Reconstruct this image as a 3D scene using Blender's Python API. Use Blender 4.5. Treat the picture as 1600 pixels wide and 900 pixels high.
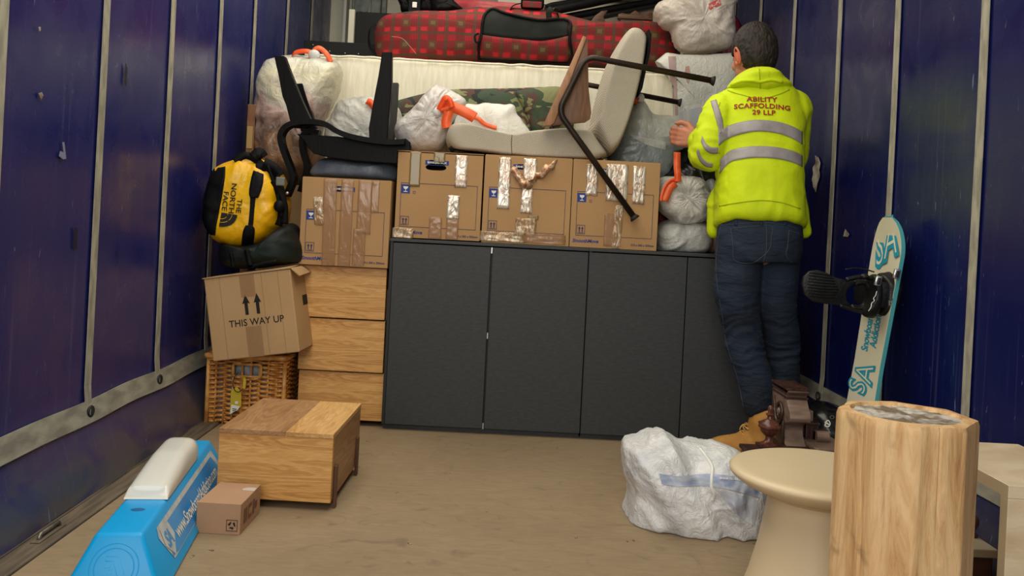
import bpy, bmesh, math, random
from mathutils import Vector, Matrix, Euler, noise
from mathutils.bvhtree import BVHTree
for o in list(bpy.data.objects): bpy.data.objects.remove(o)
scn = bpy.context.scene; COL = scn.collection
R = math.radians; PI = math.pi
# ---------------------------------------------------------------- camera
F = 1400.0; CH = 0.88; TH = R(2.9); CT, ST = math.cos(TH), math.sin(TH)
cd = bpy.data.cameras.new('camera'); cam = bpy.data.objects.new('camera', cd); COL.objects.link(cam)
cd.sensor_width = 36; cd.lens = 36*F/1600; cd.shift_x = 13/1600; cd.shift_y = -110/1600; cd.clip_start = .05
cam.matrix_world = Matrix(((CT, -ST, 0, 0), (0, 0, -1, 0), (ST, CT, 0, CH), (0, 0, 0, 1)))
scn.camera = cam
# ---------------------------------------------------------------- world, lights, exposure
w = bpy.data.worlds.new('world'); scn.world = w; w.use_nodes = True
w.node_tree.nodes['Background'].inputs[0].default_value = (.80, .86, .95, 1)
w.node_tree.nodes['Background'].inputs[1].default_value = .38
def area(name, loc, rot, sx, sy, e, col=(1, .95, .86)):
    l = bpy.data.lights.new(name, 'AREA'); l.shape = 'RECTANGLE'; l.size = sx; l.size_y = sy; l.energy = e; l.color = col
    o = bpy.data.objects.new(name, l); COL.objects.link(o); o.location = loc; o.rotation_euler = rot; return o
area('roof_daylight', (-0.30, 2.5, 2.62), (0, 0, 0), 1.7, 4.4, 66, (1, .94, .80))
area('rear_daylight', (-0.9, -1.7, 1.9), (R(80), 0, R(-14)), 2.6, 2.0, 78, (1, .96, .88))
scn.view_settings.view_transform = 'Standard'; scn.view_settings.look = 'None'
scn.view_settings.gamma = 1; scn.view_settings.use_curve_mapping = False
scn.view_settings.exposure = 0.22
# ---------------------------------------------------------------- coordinates read from the photograph, each at its own depth
def uv(px, py):
    u, v = px-787, py-340
    return u*CT+v*ST, -u*ST+v*CT
def P(px, py, Y):
    u, v = uv(px, py); return Vector((u/F*Y, Y, CH-v/F*Y))
def G(px, py, Z=0.0):
    u, v = uv(px, py); Y = (CH-Z)*F/v; return Vector((u/F*Y, Y, Z))
# ---------------------------------------------------------------- materials
def lin(c):
    return tuple((x/255/12.92 if x/255 <= .04045 else ((x/255+.055)/1.055)**2.4) for x in c[:3])+(1,)
MC = {}
class NT:
    def __init__(s, name):
        s.m = bpy.data.materials.new(name); s.m.use_nodes = True; s.t = s.m.node_tree; s.b = s.t.nodes['Principled BSDF']
    def n(s, typ, **kw):
        x = s.t.nodes.new(typ)
        for k, v in kw.items():
            if k in x.inputs: x.inputs[k].default_value = v
            else: setattr(x, k, v)
        return x
    def l(s, a, b): s.t.links.new(a, b)
    def coord(s, scale=(1, 1, 1), rot=(0, 0, 0)):
        tc = s.n('ShaderNodeTexCoord'); mp = s.n('ShaderNodeMapping'); mp.inputs['Scale'].default_value = scale; mp.inputs['Rotation'].default_value = rot
        s.l(tc.outputs['Object'], mp.inputs[0]); return mp.outputs[0]
    def noise(s, vec, scale, det=4, dist=0, rough=.5):
        n = s.n('ShaderNodeTexNoise'); n.inputs['Scale'].default_value = scale; n.inputs['Detail'].default_value = det
        n.inputs['Distortion'].default_value = dist; n.inputs['Roughness'].default_value = rough
        if vec: s.l(vec, n.inputs['Vector'])
        return n.outputs['Fac']
    def ramp(s, fac, stops, interp='LINEAR'):
        r = s.n('ShaderNodeValToRGB'); cr = r.color_ramp; cr.interpolation = interp
        while len(cr.elements) < len(stops): cr.elements.new(.5)
        for e, (p, c) in zip(cr.elements, stops): e.position = p; e.color = lin(c) if isinstance(c, tuple) else (c, c, c, 1)
        s.l(fac, r.inputs[0]); return r.outputs[0]
    def mix(s, fac, a, b, mode='MIX'):
        x = s.n('ShaderNodeMix', data_type='RGBA', blend_type=mode)
        for sock, v in ((x.inputs['Factor'], fac), (x.inputs['A'], a), (x.inputs['B'], b)):
            pass
        ins = [i for i in x.inputs if i.type == 'RGBA']; f = x.inputs[0]
        for sock, v in ((f, fac), (ins[0], a), (ins[1], b)):
            if isinstance(v, bpy.types.NodeSocket): s.l(v, sock)
            else: sock.default_value = v if isinstance(v, float) else lin(v)
        return [o for o in x.outputs if o.type == 'RGBA'][0]
    def math(s, op, a, b=None, c=None):
        x = s.n('ShaderNodeMath', operation=op)
        for i, v in enumerate((a, b, c)):
            if v is None: continue
            if isinstance(v, bpy.types.NodeSocket): s.l(v, x.inputs[i])
            else: x.inputs[i].default_value = v
        return x.outputs[0]
    def bump(s, h, strength, dist=.01):
        b = s.n('ShaderNodeBump'); b.inputs['Strength'].default_value = strength; b.inputs['Distance'].default_value = dist
        s.l(h, b.inputs['Height']); s.l(b.outputs[0], s.b.inputs['Normal'])
    def set(s, **kw):
        for k, v in kw.items():
            i = s.b.inputs[k.replace('_', ' ')]
            if isinstance(v, bpy.types.NodeSocket): s.l(v, i)
            else: i.default_value = v
def M(name, col, rough=.55, col2=None, ns=6, stretch=(1, 1, 1), lo=.38, hi=.62, bump=0, bs=60, metal=0, coat=0, spec=.4, det=4, dist=0, trans=0, bstretch=None, bdist=.004):
    if name in MC: return MC[name]
    t = NT(name); t.set(Roughness=rough, Metallic=metal); t.b.inputs['Coat Weight'].default_value = coat
    t.b.inputs['Specular IOR Level'].default_value = spec
    c = t.coord(stretch)
    if col2: t.set(Base_Color=t.ramp(t.noise(c, ns, det, dist), [(lo, col), (hi, col2)]))
    else: t.set(Base_Color=lin(col))
    if bump: t.bump(t.noise(t.coord(bstretch or stretch), bs, 5), bump, bdist)
    if trans:
        tr = t.n('ShaderNodeBsdfTranslucent'); tr.inputs[0].default_value = lin(col2 or col)
        mx = t.n('ShaderNodeMixShader'); mx.inputs[0].default_value = trans
        out = t.t.nodes['Material Output']; t.l(t.b.outputs[0], mx.inputs[1]); t.l(tr.outputs[0], mx.inputs[2]); t.l(mx.outputs[0], out.inputs[0])
    MC[name] = t.m; return t.m
# ---------------------------------------------------------------- object helpers
def root_inv(o):
    while o.parent: o = o.parent
    return (Matrix.Translation(o.location) @ o.rotation_euler.to_matrix().to_4x4()).inverted()
def tag(o, label=None, cat=None, group=None, kind=None):
    if label: o['label'] = label
    if cat: o['category'] = cat
    if group: o['group'] = group
    if kind: o['kind'] = kind
    return o
def thing(name, label, cat, loc=(0, 0, 0), rot=(0, 0, 0), group=None):
    o = bpy.data.objects.new(name, None); COL.objects.link(o); o.location = loc; o.rotation_euler = rot; o.empty_display_size = .05
    return tag(o, label, cat, group)
def obj(name, verts, faces, mat, parent=None, smooth=False, world=True, label=None, autos=None):
    """world=True: vertices are given in world space and stored in the thing's space"""
    me = bpy.data.meshes.new(name)
    vs = [Vector(v) for v in verts]
    if parent is not None and world:
        mi = root_inv(parent); vs = [mi @ v for v in vs]
    me.from_pydata(vs, [], faces); me.update()
    return fin(name, me, mat, parent, smooth, label, autos)
def fin(name, me, mat, parent=None, smooth=False, label=None, autos=None):
    o = bpy.data.objects.new(name, me); COL.objects.link(o)
    for m in (mat if isinstance(mat, (list, tuple)) else [mat]): me.materials.append(m)
    if smooth:
        for p in me.polygons: p.use_smooth = True
        if autos:
            try: me.set_sharp_from_angle(angle=R(autos))
            except Exception: pass
    if parent is not None: o.parent = parent
    if label: o['label'] = label
    return o
def fixn(me):
    bm = bmesh.new(); bm.from_mesh(me); bmesh.ops.recalc_face_normals(bm, faces=bm.faces); bm.to_mesh(me); bm.free()
class MB:
    """collects geometry for one mesh"""
    def __init__(s): s.v = []; s.f = []
    def add(s, v, f):
        k = len(s.v); s.v += [Vector(x) for x in v]; s.f += [tuple(i+k for i in q) for q in f]; return s
    def box(s, x0, x1, y0, y1, z0, z1, bev=0, M4=None):
        bm = bmesh.new(); bmesh.ops.create_cube(bm, size=1)
        for v in bm.verts: v.co = Vector(((x0+x1)/2+v.co.x*(x1-x0), (y0+y1)/2+v.co.y*(y1-y0), (z0+z1)/2+v.co.z*(z1-z0)))
        if bev: bmesh.ops.bevel(bm, geom=list(bm.edges), offset=bev, segments=2, profile=.5, affect='EDGES')
        if M4: bm.transform(M4)
        bm.verts.index_update(); s.add([v.co.copy() for v in bm.verts], [[v.index for v in f.verts] for f in bm.faces]); bm.free(); return s
    def prism(s, poly, fn, t0, t1, bev=0):
        """poly: 2-D points; fn(a,b,t) -> 3-D"""
        n = len(poly); v = [fn(a, b, t0) for a, b in poly]+[fn(a, b, t1) for a, b in poly]
        f = [list(range(n)), list(range(2*n-1, n-1, -1))]+[(i, i+n, (i+1) % n+n, (i+1) % n) for i in range(n)]
        bm = bmesh.new(); bv = [bm.verts.new(x) for x in v]
        for q in f: bm.faces.new([bv[i] for i in q])
        bmesh.ops.recalc_face_normals(bm, faces=bm.faces)
        if bev:
            cap = set(bm.edges[:]); es = [e for e in bm.edges if len(e.link_faces) == 2 and e.calc_face_angle(0) > .6]
            bmesh.ops.bevel(bm, geom=es, offset=bev, segments=2, profile=.5, affect='EDGES')
        big = [q for q in bm.faces if len(q.verts) > 4]
        if big: bmesh.ops.triangulate(bm, faces=big)
        bm.verts.index_update(); s.add([x.co.copy() for x in bm.verts], [[x.index for x in q.verts] for q in bm.faces]); bm.free(); return s
    def sweep(s, pts, rad, n=10, cap=True, flat=1.0, up=None):
        """tube along pts; rad number or list; flat squashes across the 'up' frame"""
        pts = [Vector(p) for p in pts]; m = len(pts); rr = rad if isinstance(rad, (list, tuple)) else [rad]*m
        T = [(pts[min(i+1, m-1)]-pts[max(i-1, 0)]).normalized() for i in range(m)]
        u = Vector(up) if up else (Vector((0, 0, 1)) if abs(T[0].z) < .9 else Vector((0, 1, 0)))
        vs = []; fs = []
        for i in range(m):
            u = (u-T[i]*u.dot(T[i])); u = u.normalized() if u.length > 1e-6 else T[i].orthogonal().normalized()
            w_ = T[i].cross(u)
            for k in range(n):
                a = 2*PI*k/n; vs.append(pts[i]+u*math.cos(a)*rr[i]*flat+w_*math.sin(a)*rr[i])
        for i in range(m-1):
            for k in range(n): fs.append((i*n+k, i*n+(k+1) % n, (i+1)*n+(k+1) % n, (i+1)*n+k))
        if cap: fs += [tuple(range(n))[::-1], tuple((m-1)*n+k for k in range(n))]
        return s.add(vs, fs)
    def lathe(s, prof, c=(0, 0, 0), n=32, M4=None):
        vs = []; fs = []
        for r, z in prof:
            for k in range(n):
                a = 2*PI*k/n; v = Vector((r*math.cos(a), r*math.sin(a), z)); v = (M4 @ v) if M4 else v
                vs.append(v+Vector(c))
        for i in range(len(prof)-1):
            for k in range(n): fs.append((i*n+k, i*n+(k+1) % n, (i+1)*n+(k+1) % n, (i+1)*n+k))
        fs += [tuple(range(n))[::-1], tuple((len(prof)-1)*n+k for k in range(n))]
        return s.add(vs, fs)
    def ball(s, c, r, n=16, m=10, M4=None):
        r = Vector(r) if not isinstance(r, (int, float)) else Vector((r, r, r)); vs = [Vector((0, 0, -1))]; fs = []
        for j in range(1, m):
            ph = -PI/2+PI*j/m
            for k in range(n): a = 2*PI*k/n; vs.append(Vector((math.cos(a)*math.cos(ph), math.sin(a)*math.cos(ph), math.sin(ph))))
        vs.append(Vector((0, 0, 1))); e = len(vs)-1
        for k in range(n): fs.append((0, 1+(k+1) % n, 1+k))
        for j in range(m-2):
            for k in range(n): fs.append((1+j*n+k, 1+j*n+(k+1) % n, 1+(j+1)*n+(k+1) % n, 1+(j+1)*n+k))
        for k in range(n): fs.append((1+(m-2)*n+k, 1+(m-2)*n+(k+1) % n, e))
        out = []
        for v in vs:
            q = Vector((v.x*r.x, v.y*r.y, v.z*r.z)); out.append(((M4 @ q) if M4 else q)+Vector(c))
        return s.add(out, fs)
    def ribbon(s, pts, wd, th=.001, wv=None):
        """flat strip along pts, wd width (number or list), wv width direction (default: across the strip in the XZ plane)"""
        pts = [Vector(p) for p in pts]; m = len(pts); ww = wd if isinstance(wd, (list, tuple)) else [wd]*m
        vs = []; fs = []
        for i in range(m):
            T = (pts[min(i+1, m-1)]-pts[max(i-1, 0)]).normalized()
            if wv is None: W = T.cross(Vector((0, 1, 0)))
            else: W = Vector(wv[i] if isinstance(wv, list) else wv)
            W = (W-T*W.dot(T)).normalized(); N = T.cross(W)
            for a, b in ((-1, -1), (1, -1), (1, 1), (-1, 1)): vs.append(pts[i]+W*a*ww[i]/2+N*b*th/2)
        for i in range(m-1):
            for k in range(4): fs.append((i*4+k, i*4+(k+1) % 4, (i+1)*4+(k+1) % 4, (i+1)*4+k))
        fs += [(3, 2, 1, 0), tuple((m-1)*4+k for k in range(4))]
        return s.add(vs, fs)
    def build(s, name, mat, parent=None, smooth=False, world=True, label=None, autos=None, recalc=True):
        o = obj(name, s.v, s.f, mat, parent, smooth, world, label, autos)
        if recalc:
            fixn(o.data)
            if smooth and autos:
                try: o.data.set_sharp_from_angle(angle=R(autos))
                except Exception: pass
        return o
def smoothpts(pts, k=6, closed=False):
    """Catmull-Rom"""
    pts = [Vector(p) for p in pts]; n = len(pts); out = []
    rng = range(n if closed else n-1)
    for i in rng:
        g = (lambda j: pts[j % n]) if closed else (lambda j: pts[max(0, min(n-1, j))])
        a, b, c, d = g(i-1), g(i), g(i+1), g(i+2)
        for j in range(k):
            t = j/k; out.append(.5*((2*b)+(c-a)*t+(2*a-5*b+4*c-d)*t*t+(-a+3*b-3*c+d)*t**3))
    if not closed: out.append(pts[-1])
    return out
def fillet(pts, r, k=6):
    pts = [Vector(p) for p in pts]; out = [pts[0]]
    for i in range(1, len(pts)-1):
        a, b, c = pts[i-1], pts[i], pts[i+1]; d1 = (a-b); d2 = (c-b); rr = min(r, d1.length*.45, d2.length*.45)
        p, q = b+d1.normalized()*rr, b+d2.normalized()*rr
        for j in range(k+1): t = j/k; out.append(p*(1-t)**2+b*2*t*(1-t)+q*t*t)
    return out+[pts[-1]]
def fbm(p, o=3):
    s = 0; a = 1
    for i in range(o): s += a*noise.noise(p); p = p*2.03+Vector((7.1, 3.3, 1.7)); a *= .5
    return s
def ridge(p): return 1-2*abs(noise.noise(p))
def crumple(p, sc, seed=0):
    q = p*sc+Vector((seed*3.7, seed*1.3, seed*2.1)); wv = Vector((noise.noise(q*.6), noise.noise(q*.6+Vector((5, 5, 5))), noise.noise(q*.6-Vector((5, 2, 9)))))
    q = q+wv*1.1
    d = noise.voronoi(q*.8)[0]
    return .6*noise.noise(q*.7)+.40*(ridge(q)-.5)+.30*(ridge(q*2.1+Vector((4, 1, 8)))-.5)+.15*(ridge(q*4.3)-.5)+.7*(min(.45, d[1]-d[0])-.2)
def resample(pts, n):
    L = [0]
    for i in range(len(pts)): L.append(L[-1]+(pts[(i+1) % len(pts)]-pts[i]).length)
    out = []; j = 0
    for k in range(n):
        d = L[-1]*k/n
        while L[j+1] < d: j += 1
        t = (d-L[j])/max(1e-9, L[j+1]-L[j]); out.append(pts[j].lerp(pts[(j+1) % len(pts)], t))
    return out
def puff(name, px, Y, dep, mat, parent=None, n=150, m=34, amp=.012, sc=9, knot=None, kf=9, kamp=.012, e=.62, seed=0, cen=None, sharp=False, backdep=None, zmin=None, ymax=None, fold=None, gf=None):
    """soft bag: outline px (photo pixels) at depth Y becomes a solid swollen bag, half-depth dep, with real folds"""
    pts = [P(a, b, Y) for a, b in px]; pts = pts if sharp else smoothpts(pts, 5, True); ring = resample(pts, n)
    c = P(cen[0], cen[1], Y) if cen else sum(ring, Vector())/n
    K = P(knot[0], knot[1], Y) if knot else None
    vs = []; fs = []; bd = backdep or dep
    for j in range(m+1):
        tt = abs(1-2*j/m); r = max(.004, math.cos(tt*PI/2)**.85); yy = math.copysign((1-min(1, r**(2/e)))**.5 if 0 < j < m else 1.0, j-m/2) if j*2 != m else 0.0; yy *= dep if yy < 0 else bd
        for k in range(n):
            d = ring[k]-c; v = c+d*r+Vector((0, yy, 0)); nd = Vector((d.x*r, yy*1.2, d.z*r)).normalized()
            h = amp*crumple(v, sc, seed)
            if K is not None:
                q = v-K; a = math.atan2(q.z, q.x)+.45*noise.noise(v*9+Vector((seed, 0, 0))); rr = math.hypot(q.x, q.z); wgt = math.exp(-(rr/.10)**2)
                h += kamp*wgt*((ridge(Vector((math.cos(a)*kf*.3, math.sin(a)*kf*.3, seed+rr*5)))-.4)+.5*(ridge(Vector((math.cos(a)*kf*.75, math.sin(a)*kf*.75, seed+rr*9)))-.4)) - .02*math.exp(-(rr/.03)**2)*(1 if yy < 0 else 0)
            if fold:
                fx, fz, fk, fa = fold; t = v.x*fz-v.z*fx; s_ = v.x*fx+v.z*fz
                h += fa*(ridge(Vector((t*fk+.7*noise.noise(v*5), s_*fk*.13, v.y*fk*.5+seed)))-.4)
            edge = 1-.55*abs(r)**6
            v = v+nd*h*edge
            if gf: v = gf(v)
            if zmin is not None and v.z < zmin: v.z = zmin
            if ymax is not None and v.y > ymax: v.y = ymax
            vs.append(v)
    for j in range(m):
        for k in range(n): fs.append((j*n+k, j*n+(k+1) % n, (j+1)*n+(k+1) % n, (j+1)*n+k))
    fs += [tuple(range(n))[::-1], tuple(m*n+k for k in range(n))]
    o = obj(name, vs, fs, mat, parent, True); fixn(o.data); return o
def evalmesh(ob):
    dg = bpy.context.evaluated_depsgraph_get(); dg.update(); return bpy.data.meshes.new_from_object(ob.evaluated_get(dg))
def remesh(name, mb, voxel, smooth_it, mat, parent, disp=None, label=None, fac=.5):
    me = bpy.data.meshes.new('tmp'); me.from_pydata(mb.v, [], mb.f); me.update(); fixn(me)
    ob = bpy.data.objects.new('tmp', me); COL.objects.link(ob)
    md = ob.modifiers.new('r', 'REMESH'); md.mode = 'VOXEL'; md.voxel_size = voxel
    if smooth_it: ms = ob.modifiers.new('s', 'SMOOTH'); ms.factor = fac; ms.iterations = smooth_it
    out = evalmesh(ob); bpy.data.objects.remove(ob)
    if disp:
        nn = [v.normal.copy() for v in out.vertices]
        for v, nrm in zip(out.vertices, nn): v.co = v.co+nrm*disp(v.co, nrm)
    if parent is not None:
        out.transform(root_inv(parent))
    out.materials.clear(); out.name = name
    return fin(name, out, mat, parent, True, label)
def textmesh(s, size, bold=0, spacing=1.0, align='CENTER'):
    c = bpy.data.curves.new('t', 'FONT'); c.body = s; c.size = size; c.align_x = align; c.align_y = 'CENTER'; c.offset = bold; c.space_character = spacing; c.resolution_u = 3
    ob = bpy.data.objects.new('t', c); COL.objects.link(ob); me = evalmesh(ob); bpy.data.objects.remove(ob)
    v = [x.co.copy() for x in me.vertices]; f = [tuple(p.vertices) for p in me.polygons]; bpy.data.meshes.remove(me); return v, f
def text(name, s, size, M4, mat, parent, bold=0, spacing=1.0, align='CENTER', xs=1.0):
    v, f = textmesh(s, size, bold, spacing, align); v = [M4 @ Vector((a.x*xs, a.y, 0)) for a in v]
    return obj(name, v, f, mat, parent)
FR = Matrix.Rotation(PI/2, 4, 'X')     # text on a face that looks towards -Y
def bvh_of(o):
    rm = root_inv(o).inverted() if o.parent else o.matrix_basis; me = o.data
    return BVHTree.FromPolygons([rm @ v.co for v in me.vertices], [tuple(p.vertices) for p in me.polygons])
def decal(name, pxv, faces, target, mat, parent, off=.003, th=0, fallY=None, smooth=True):
    """print or tape lying on target's surface, where its photo position meets that surface"""
    bv = bvh_of(target); o = Vector((0, 0, CH)); vs = []; last = None
    for a, b in pxv:
        d = (P(a, b, 1)-o).normalized(); hit = bv.ray_cast(o, d)
        if hit[0] is None:
            nr = bv.find_nearest(P(a, b, fallY or 3.3)); p = nr[0]; nn = nr[1]
        else: p, nn = hit[0], hit[1]
        vs.append(p-d*off)
    ob = obj(name, vs, faces, mat, parent, smooth); fixn(ob.data)
    if th:
        md = ob.modifiers.new('t', 'SOLIDIFY'); md.thickness = th
    return ob
def gridfaces(nu, nv): return [(i*nv+j, i*nv+j+1, (i+1)*nv+j+1, (i+1)*nv+j) for i in range(nu-1) for j in range(nv-1)]
def decal_band(name, top, bot, target, mat, parent, nu=40, nv=6, **kw):
    a = resample_open([Vector((x, y, 0)) for x, y in top], nu); b = resample_open([Vector((x, y, 0)) for x, y in bot], nu)
    pv = []
    for i in range(nu):
        for j in range(nv): q = a[i].lerp(b[i], j/(nv-1)); pv.append((q.x, q.y))
    return decal(name, pv, gridfaces(nu, nv), target, mat, parent, **kw)
def resample_open(pts, n):
    pts = smoothpts(pts, 6); L = [0]
    for i in range(len(pts)-1): L.append(L[-1]+(pts[i+1]-pts[i]).length)
    out = []; j = 0
    for k in range(n):
        d = L[-1]*k/(n-1)
        while j < len(pts)-2 and L[j+1] < d: j += 1
        t = (d-L[j])/max(1e-9, L[j+1]-L[j]); out.append(pts[j].lerp(pts[j+1], min(1, t)))
    return out
# ================================================================ the setting: inside of a curtain-sided lorry
XL, XR, YB = -1.23, 1.30, 6.0
def floor_mat():
    t = NT('worn_plywood_floor'); c = t.coord()
    a = t.ramp(t.noise(c, 1.6, 6, .6), [(.3, (128, 108, 81)), (.7, (150, 129, 100))])
    b = t.ramp(t.noise(t.coord((1, 3, 1)), 14, 8, 1.2), [(.35, (130, 111, 84)), (.7, (150, 130, 101))])
    m1 = t.mix(.5, a, b); sp = t.ramp(t.noise(c, 60, 3), [(.76, 0.0), (.79, .6)])
    m2 = t.mix(sp, m1, (178, 160, 135)); dk = t.ramp(t.noise(t.coord((1, 1, 1), (0, 0, .4)), 7, 8, 2.5), [(.60, 0.0), (.75, .6)])
    t.set(Base_Color=t.mix(dk, m2, (104, 88, 70)), Roughness=.75); t.bump(t.noise(c, 120, 4), .15, .002); return t.m
fl = MB().box(-1.09, 1.19, -.3, YB, -.05, 0).build('floor', floor_mat()); tag(fl, kind='structure')
# edge rails along both sides
edge_m = M('dirty_edge_rail', (112, 98, 80), .6, (84, 74, 62), 9, (6, .6, 1), bump=.3, bs=30)
steel = M('worn_steel', (150, 145, 132), .42, (110, 104, 92), 20, metal=.8)
for nm, a, b in (('trim_1', XL+.0, -1.093), ('trim_2', 1.193, XR)):
    r_ = thing(nm, None, None); r_['kind'] = 'structure'
    MB().box(a, b, -.3, YB, -.05, .006, .004).build('edge_board', edge_m, r_)
    s0 = -1.16 if a < 0 else 1.245
    MB().box(s0-.002, s0+.003, -.3, YB, .004, .010, .001).build('raised_lip', edge_m, r_)
    ys = (2.31, 3.05, 3.8) if a < 0 else (2.4, 3.15)
    for y in ys:
        lp = MB(); c0 = Vector((s0+.03, y, .009))
        lp.box(c0.x-.012, c0.x+.012, y-.07, y+.07, .006, .010, .002).build('latch_plate', edge_m, r_)
        q = MB().sweep(fillet([c0+Vector((0, -.05, 0)), c0+Vector((0, -.045, .012)), c0+Vector((0, .05, .012)), c0+Vector((0, .055, 0))], .01, 4), .0055, 8).build('lashing_bar', steel, r_, True)
# curtains
def curtain_mat(nm, ca, cb):
    t = NT(nm); c = t.coord()
    base = t.ramp(t.noise(c, 1.3, 4, .4), [(.3, ca), (.7, cb)])
    sep = t.n('ShaderNodeSeparateXYZ'); t.l(c, sep.inputs[0])
    low = t.math('MULTIPLY', t.ramp(sep.outputs[2], [(.0, 1.0), (.30, 0.0)]), t.ramp(t.noise(t.coord((1, .8, 2.2)), 3.2, 8, 1.2), [(.30, 0.1), (.52, 1.0)]))
    base = t.mix(low, base, (84, 80, 78))
    sc = t.ramp(t.noise(t.coord((1, 9, 1.2), (.35, 0, 0)), 5.5, 7, 2.2), [(.69, 0.0), (.72, .75)])
    base = t.mix(sc, base, (110, 116, 150))
    vert = t.ramp(t.noise(t.coord((1, 26, .6)), 2.2, 3), [(.62, 0.0), (.75, .22)])
    base = t.mix(vert, base, (95, 95, 120))
    dt = t.ramp(t.noise(t.coord((1, 1, 1), (.8, 0, 0)), 5, 9, 1.5, .65), [(.66, 0.0), (.74, .55)])
    base = t.mix(dt, base, (24, 22, 44))
    t.set(Base_Color=base, Roughness=t.ramp(t.noise(c, 6, 5, .5), [(.3, .20), (.7, .38)])); t.b.inputs['Specular IOR Level'].default_value = .55
    t.bump(t.noise(t.coord((1, 1, .35)), 3.5, 3), .25, .02); return t.m
cur_l = curtain_mat('blue_pvc_curtain', (18, 28, 92), (38, 38, 96)); cur_r = curtain_mat('shaded_pvc_curtain', (4, 13, 68), (15, 22, 76))  # right curtain's darker blue has that side's shade put into the colour
strap_m = M('grey_webbing', (170, 165, 145), .7, (138, 133, 118), 10, (4, 4, 1.2), bump=.25, bs=160)
band_m = M('worn_grey_band', (150, 146, 130), .6, (118, 114, 103), 9, (1, 1, 3), bump=.15, bs=120, det=8)
rub_m = M('black_rubber', (22, 22, 22), .5)
def curtain(nm, X, sgn, sy, straps):
    def xo(y, z):
        b = .003*math.sin((y-sy)/.53*2*PI+1)+.007*noise.noise(Vector((y*.7, z*.9, X)))
        if z < .27: k = (.27-z)/.27; b += (.030*math.sin(k*PI*.8)+.055*k*k+.010*noise.noise(Vector((y*3, z*7, 3)))*k)
        return X+sgn*max(b, -.012)
    ny, nz = 150, 70; vs = []; zs = [i/24*.27 for i in range(24)]+[.27+(2.72-.27)*i/45 for i in range(46)]; nz = len(zs)
    for i in range(ny):
        y = -.3+(YB+.3)*i/(ny-1)
        for z in zs: vs.append((xo(y, z), y, z))
    c_ = obj(nm, vs, gridfaces(ny, nz), cur_l if sgn > 0 else cur_r, None, True); c_['kind'] = 'structure'
    md = c_.modifiers.new('t', 'SOLIDIFY'); md.thickness = .004; md.offset = sgn
    # lower band
    zb = (.205, .268) if sgn > 0 else (.215, .275); n = 120; vv = []; ff = []
    for i in range(n):
        y = -.3+(YB+.3)*i/(n-1)
        for z in (zb[0], (zb[0]+zb[1])/2, zb[1]): vv.append((xo(y, z)+sgn*.005, y, z+.002*math.sin(y*9)))
    b_ = obj('lower_band', vv, gridfaces(n, 3), band_m, c_, False, world=False); b_.modifiers.new('t', 'SOLIDIFY').thickness = .004
    for y in straps:
        q = []; m = 40
        for i in range(m):
            z = .25+(2.70-.25)*i/(m-1); q.append((xo(y, z)+sgn*.006, y+.003*math.sin(z*3), z))
        MB().ribbon(q, .040, .0025, wv=(0, 1, 0)).build('strap', strap_m, c_, world=False)
        x0 = xo(y, .235)+sgn*.010; ring = [Vector((x0, y+math.cos(a)*.017, .236+math.sin(a)*.015)) for a in [2*PI*k/16 for k in range(17)]]
        e = MB().sweep(ring, .004, 6, cap=False).build('eyelet', steel if False else rub_m, c_, True, world=False)
        MB().box(x0-.003, x0+.003, y-.012, y+.012, .226, .247, .002).build('buckle_plate', band_m, e, world=False)
        e2 = MB().box(x0-.004, x0+.006, y-.004, y+.004, .222, .250, .002).build('buckle_tongue', rub_m, e, world=False)
    return c_, xo
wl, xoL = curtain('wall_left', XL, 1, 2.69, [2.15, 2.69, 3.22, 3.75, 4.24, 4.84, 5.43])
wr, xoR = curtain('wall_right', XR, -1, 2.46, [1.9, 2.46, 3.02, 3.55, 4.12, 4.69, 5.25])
def wall_patch(px, side, mat, name):
    """small scuffs and torn stickers stuck on a curtain"""
    X = XL if side < 0 else XR; vs = []
    for a, b in px:
        u, v = uv(a, b); Y = X*F/u; Z = CH-v/F*Y
        for _ in range(4):
            x = (xoL if side < 0 else xoR)(Y, Z)-side*.006; Y = x*F/u; Z = CH-v/F*Y
        vs.append(Vector((x, Y, Z)))
    o = obj(name, vs, [tuple(range(len(vs)))], mat, wl if side < 0 else wr, world=False); o.modifiers.new('t', 'SOLIDIFY').thickness = .0012
    return o
paper_m = M('torn_sticker_paper', (205, 198, 186), .7, (120, 100, 84), 18)
wall_patch([(1274, 243), (1279, 246), (1282, 255), (1280, 266), (1281, 276), (1277, 288), (1275, 300), (1271, 292), (1269, 280), (1271, 272), (1270, 262), (1275, 254)], 1, paper_m, 'torn_sticker')
wall_patch([(1321, 358), (1327, 366), (1325, 370), (1318, 369)], 1, paper_m, 'torn_sticker')
wall_patch([(60, 146), (65, 144), (67, 149), (64, 156)], -1, paper_m, 'torn_sticker')
wall_patch([(97, 222), (100, 222), (103, 248), (98, 249), (92, 244), (94, 236), (99, 238)], -1, M('scuff_mark', (120, 124, 150), .6), 'scuff')
wall_patch([(60, 42), (63, 42), (63, 48), (61, 49)], -1, paper_m, 'torn_sticker')
wall_patch([(196, 98), (199, 108), (197, 135), (194, 128)], -1, M('dark_smear', (26, 24, 46), .5), 'smear')
wall_patch([(117, 355), (121, 357), (120, 390), (116, 389)], -1, MC['dark_smear'], 'smear')
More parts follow.
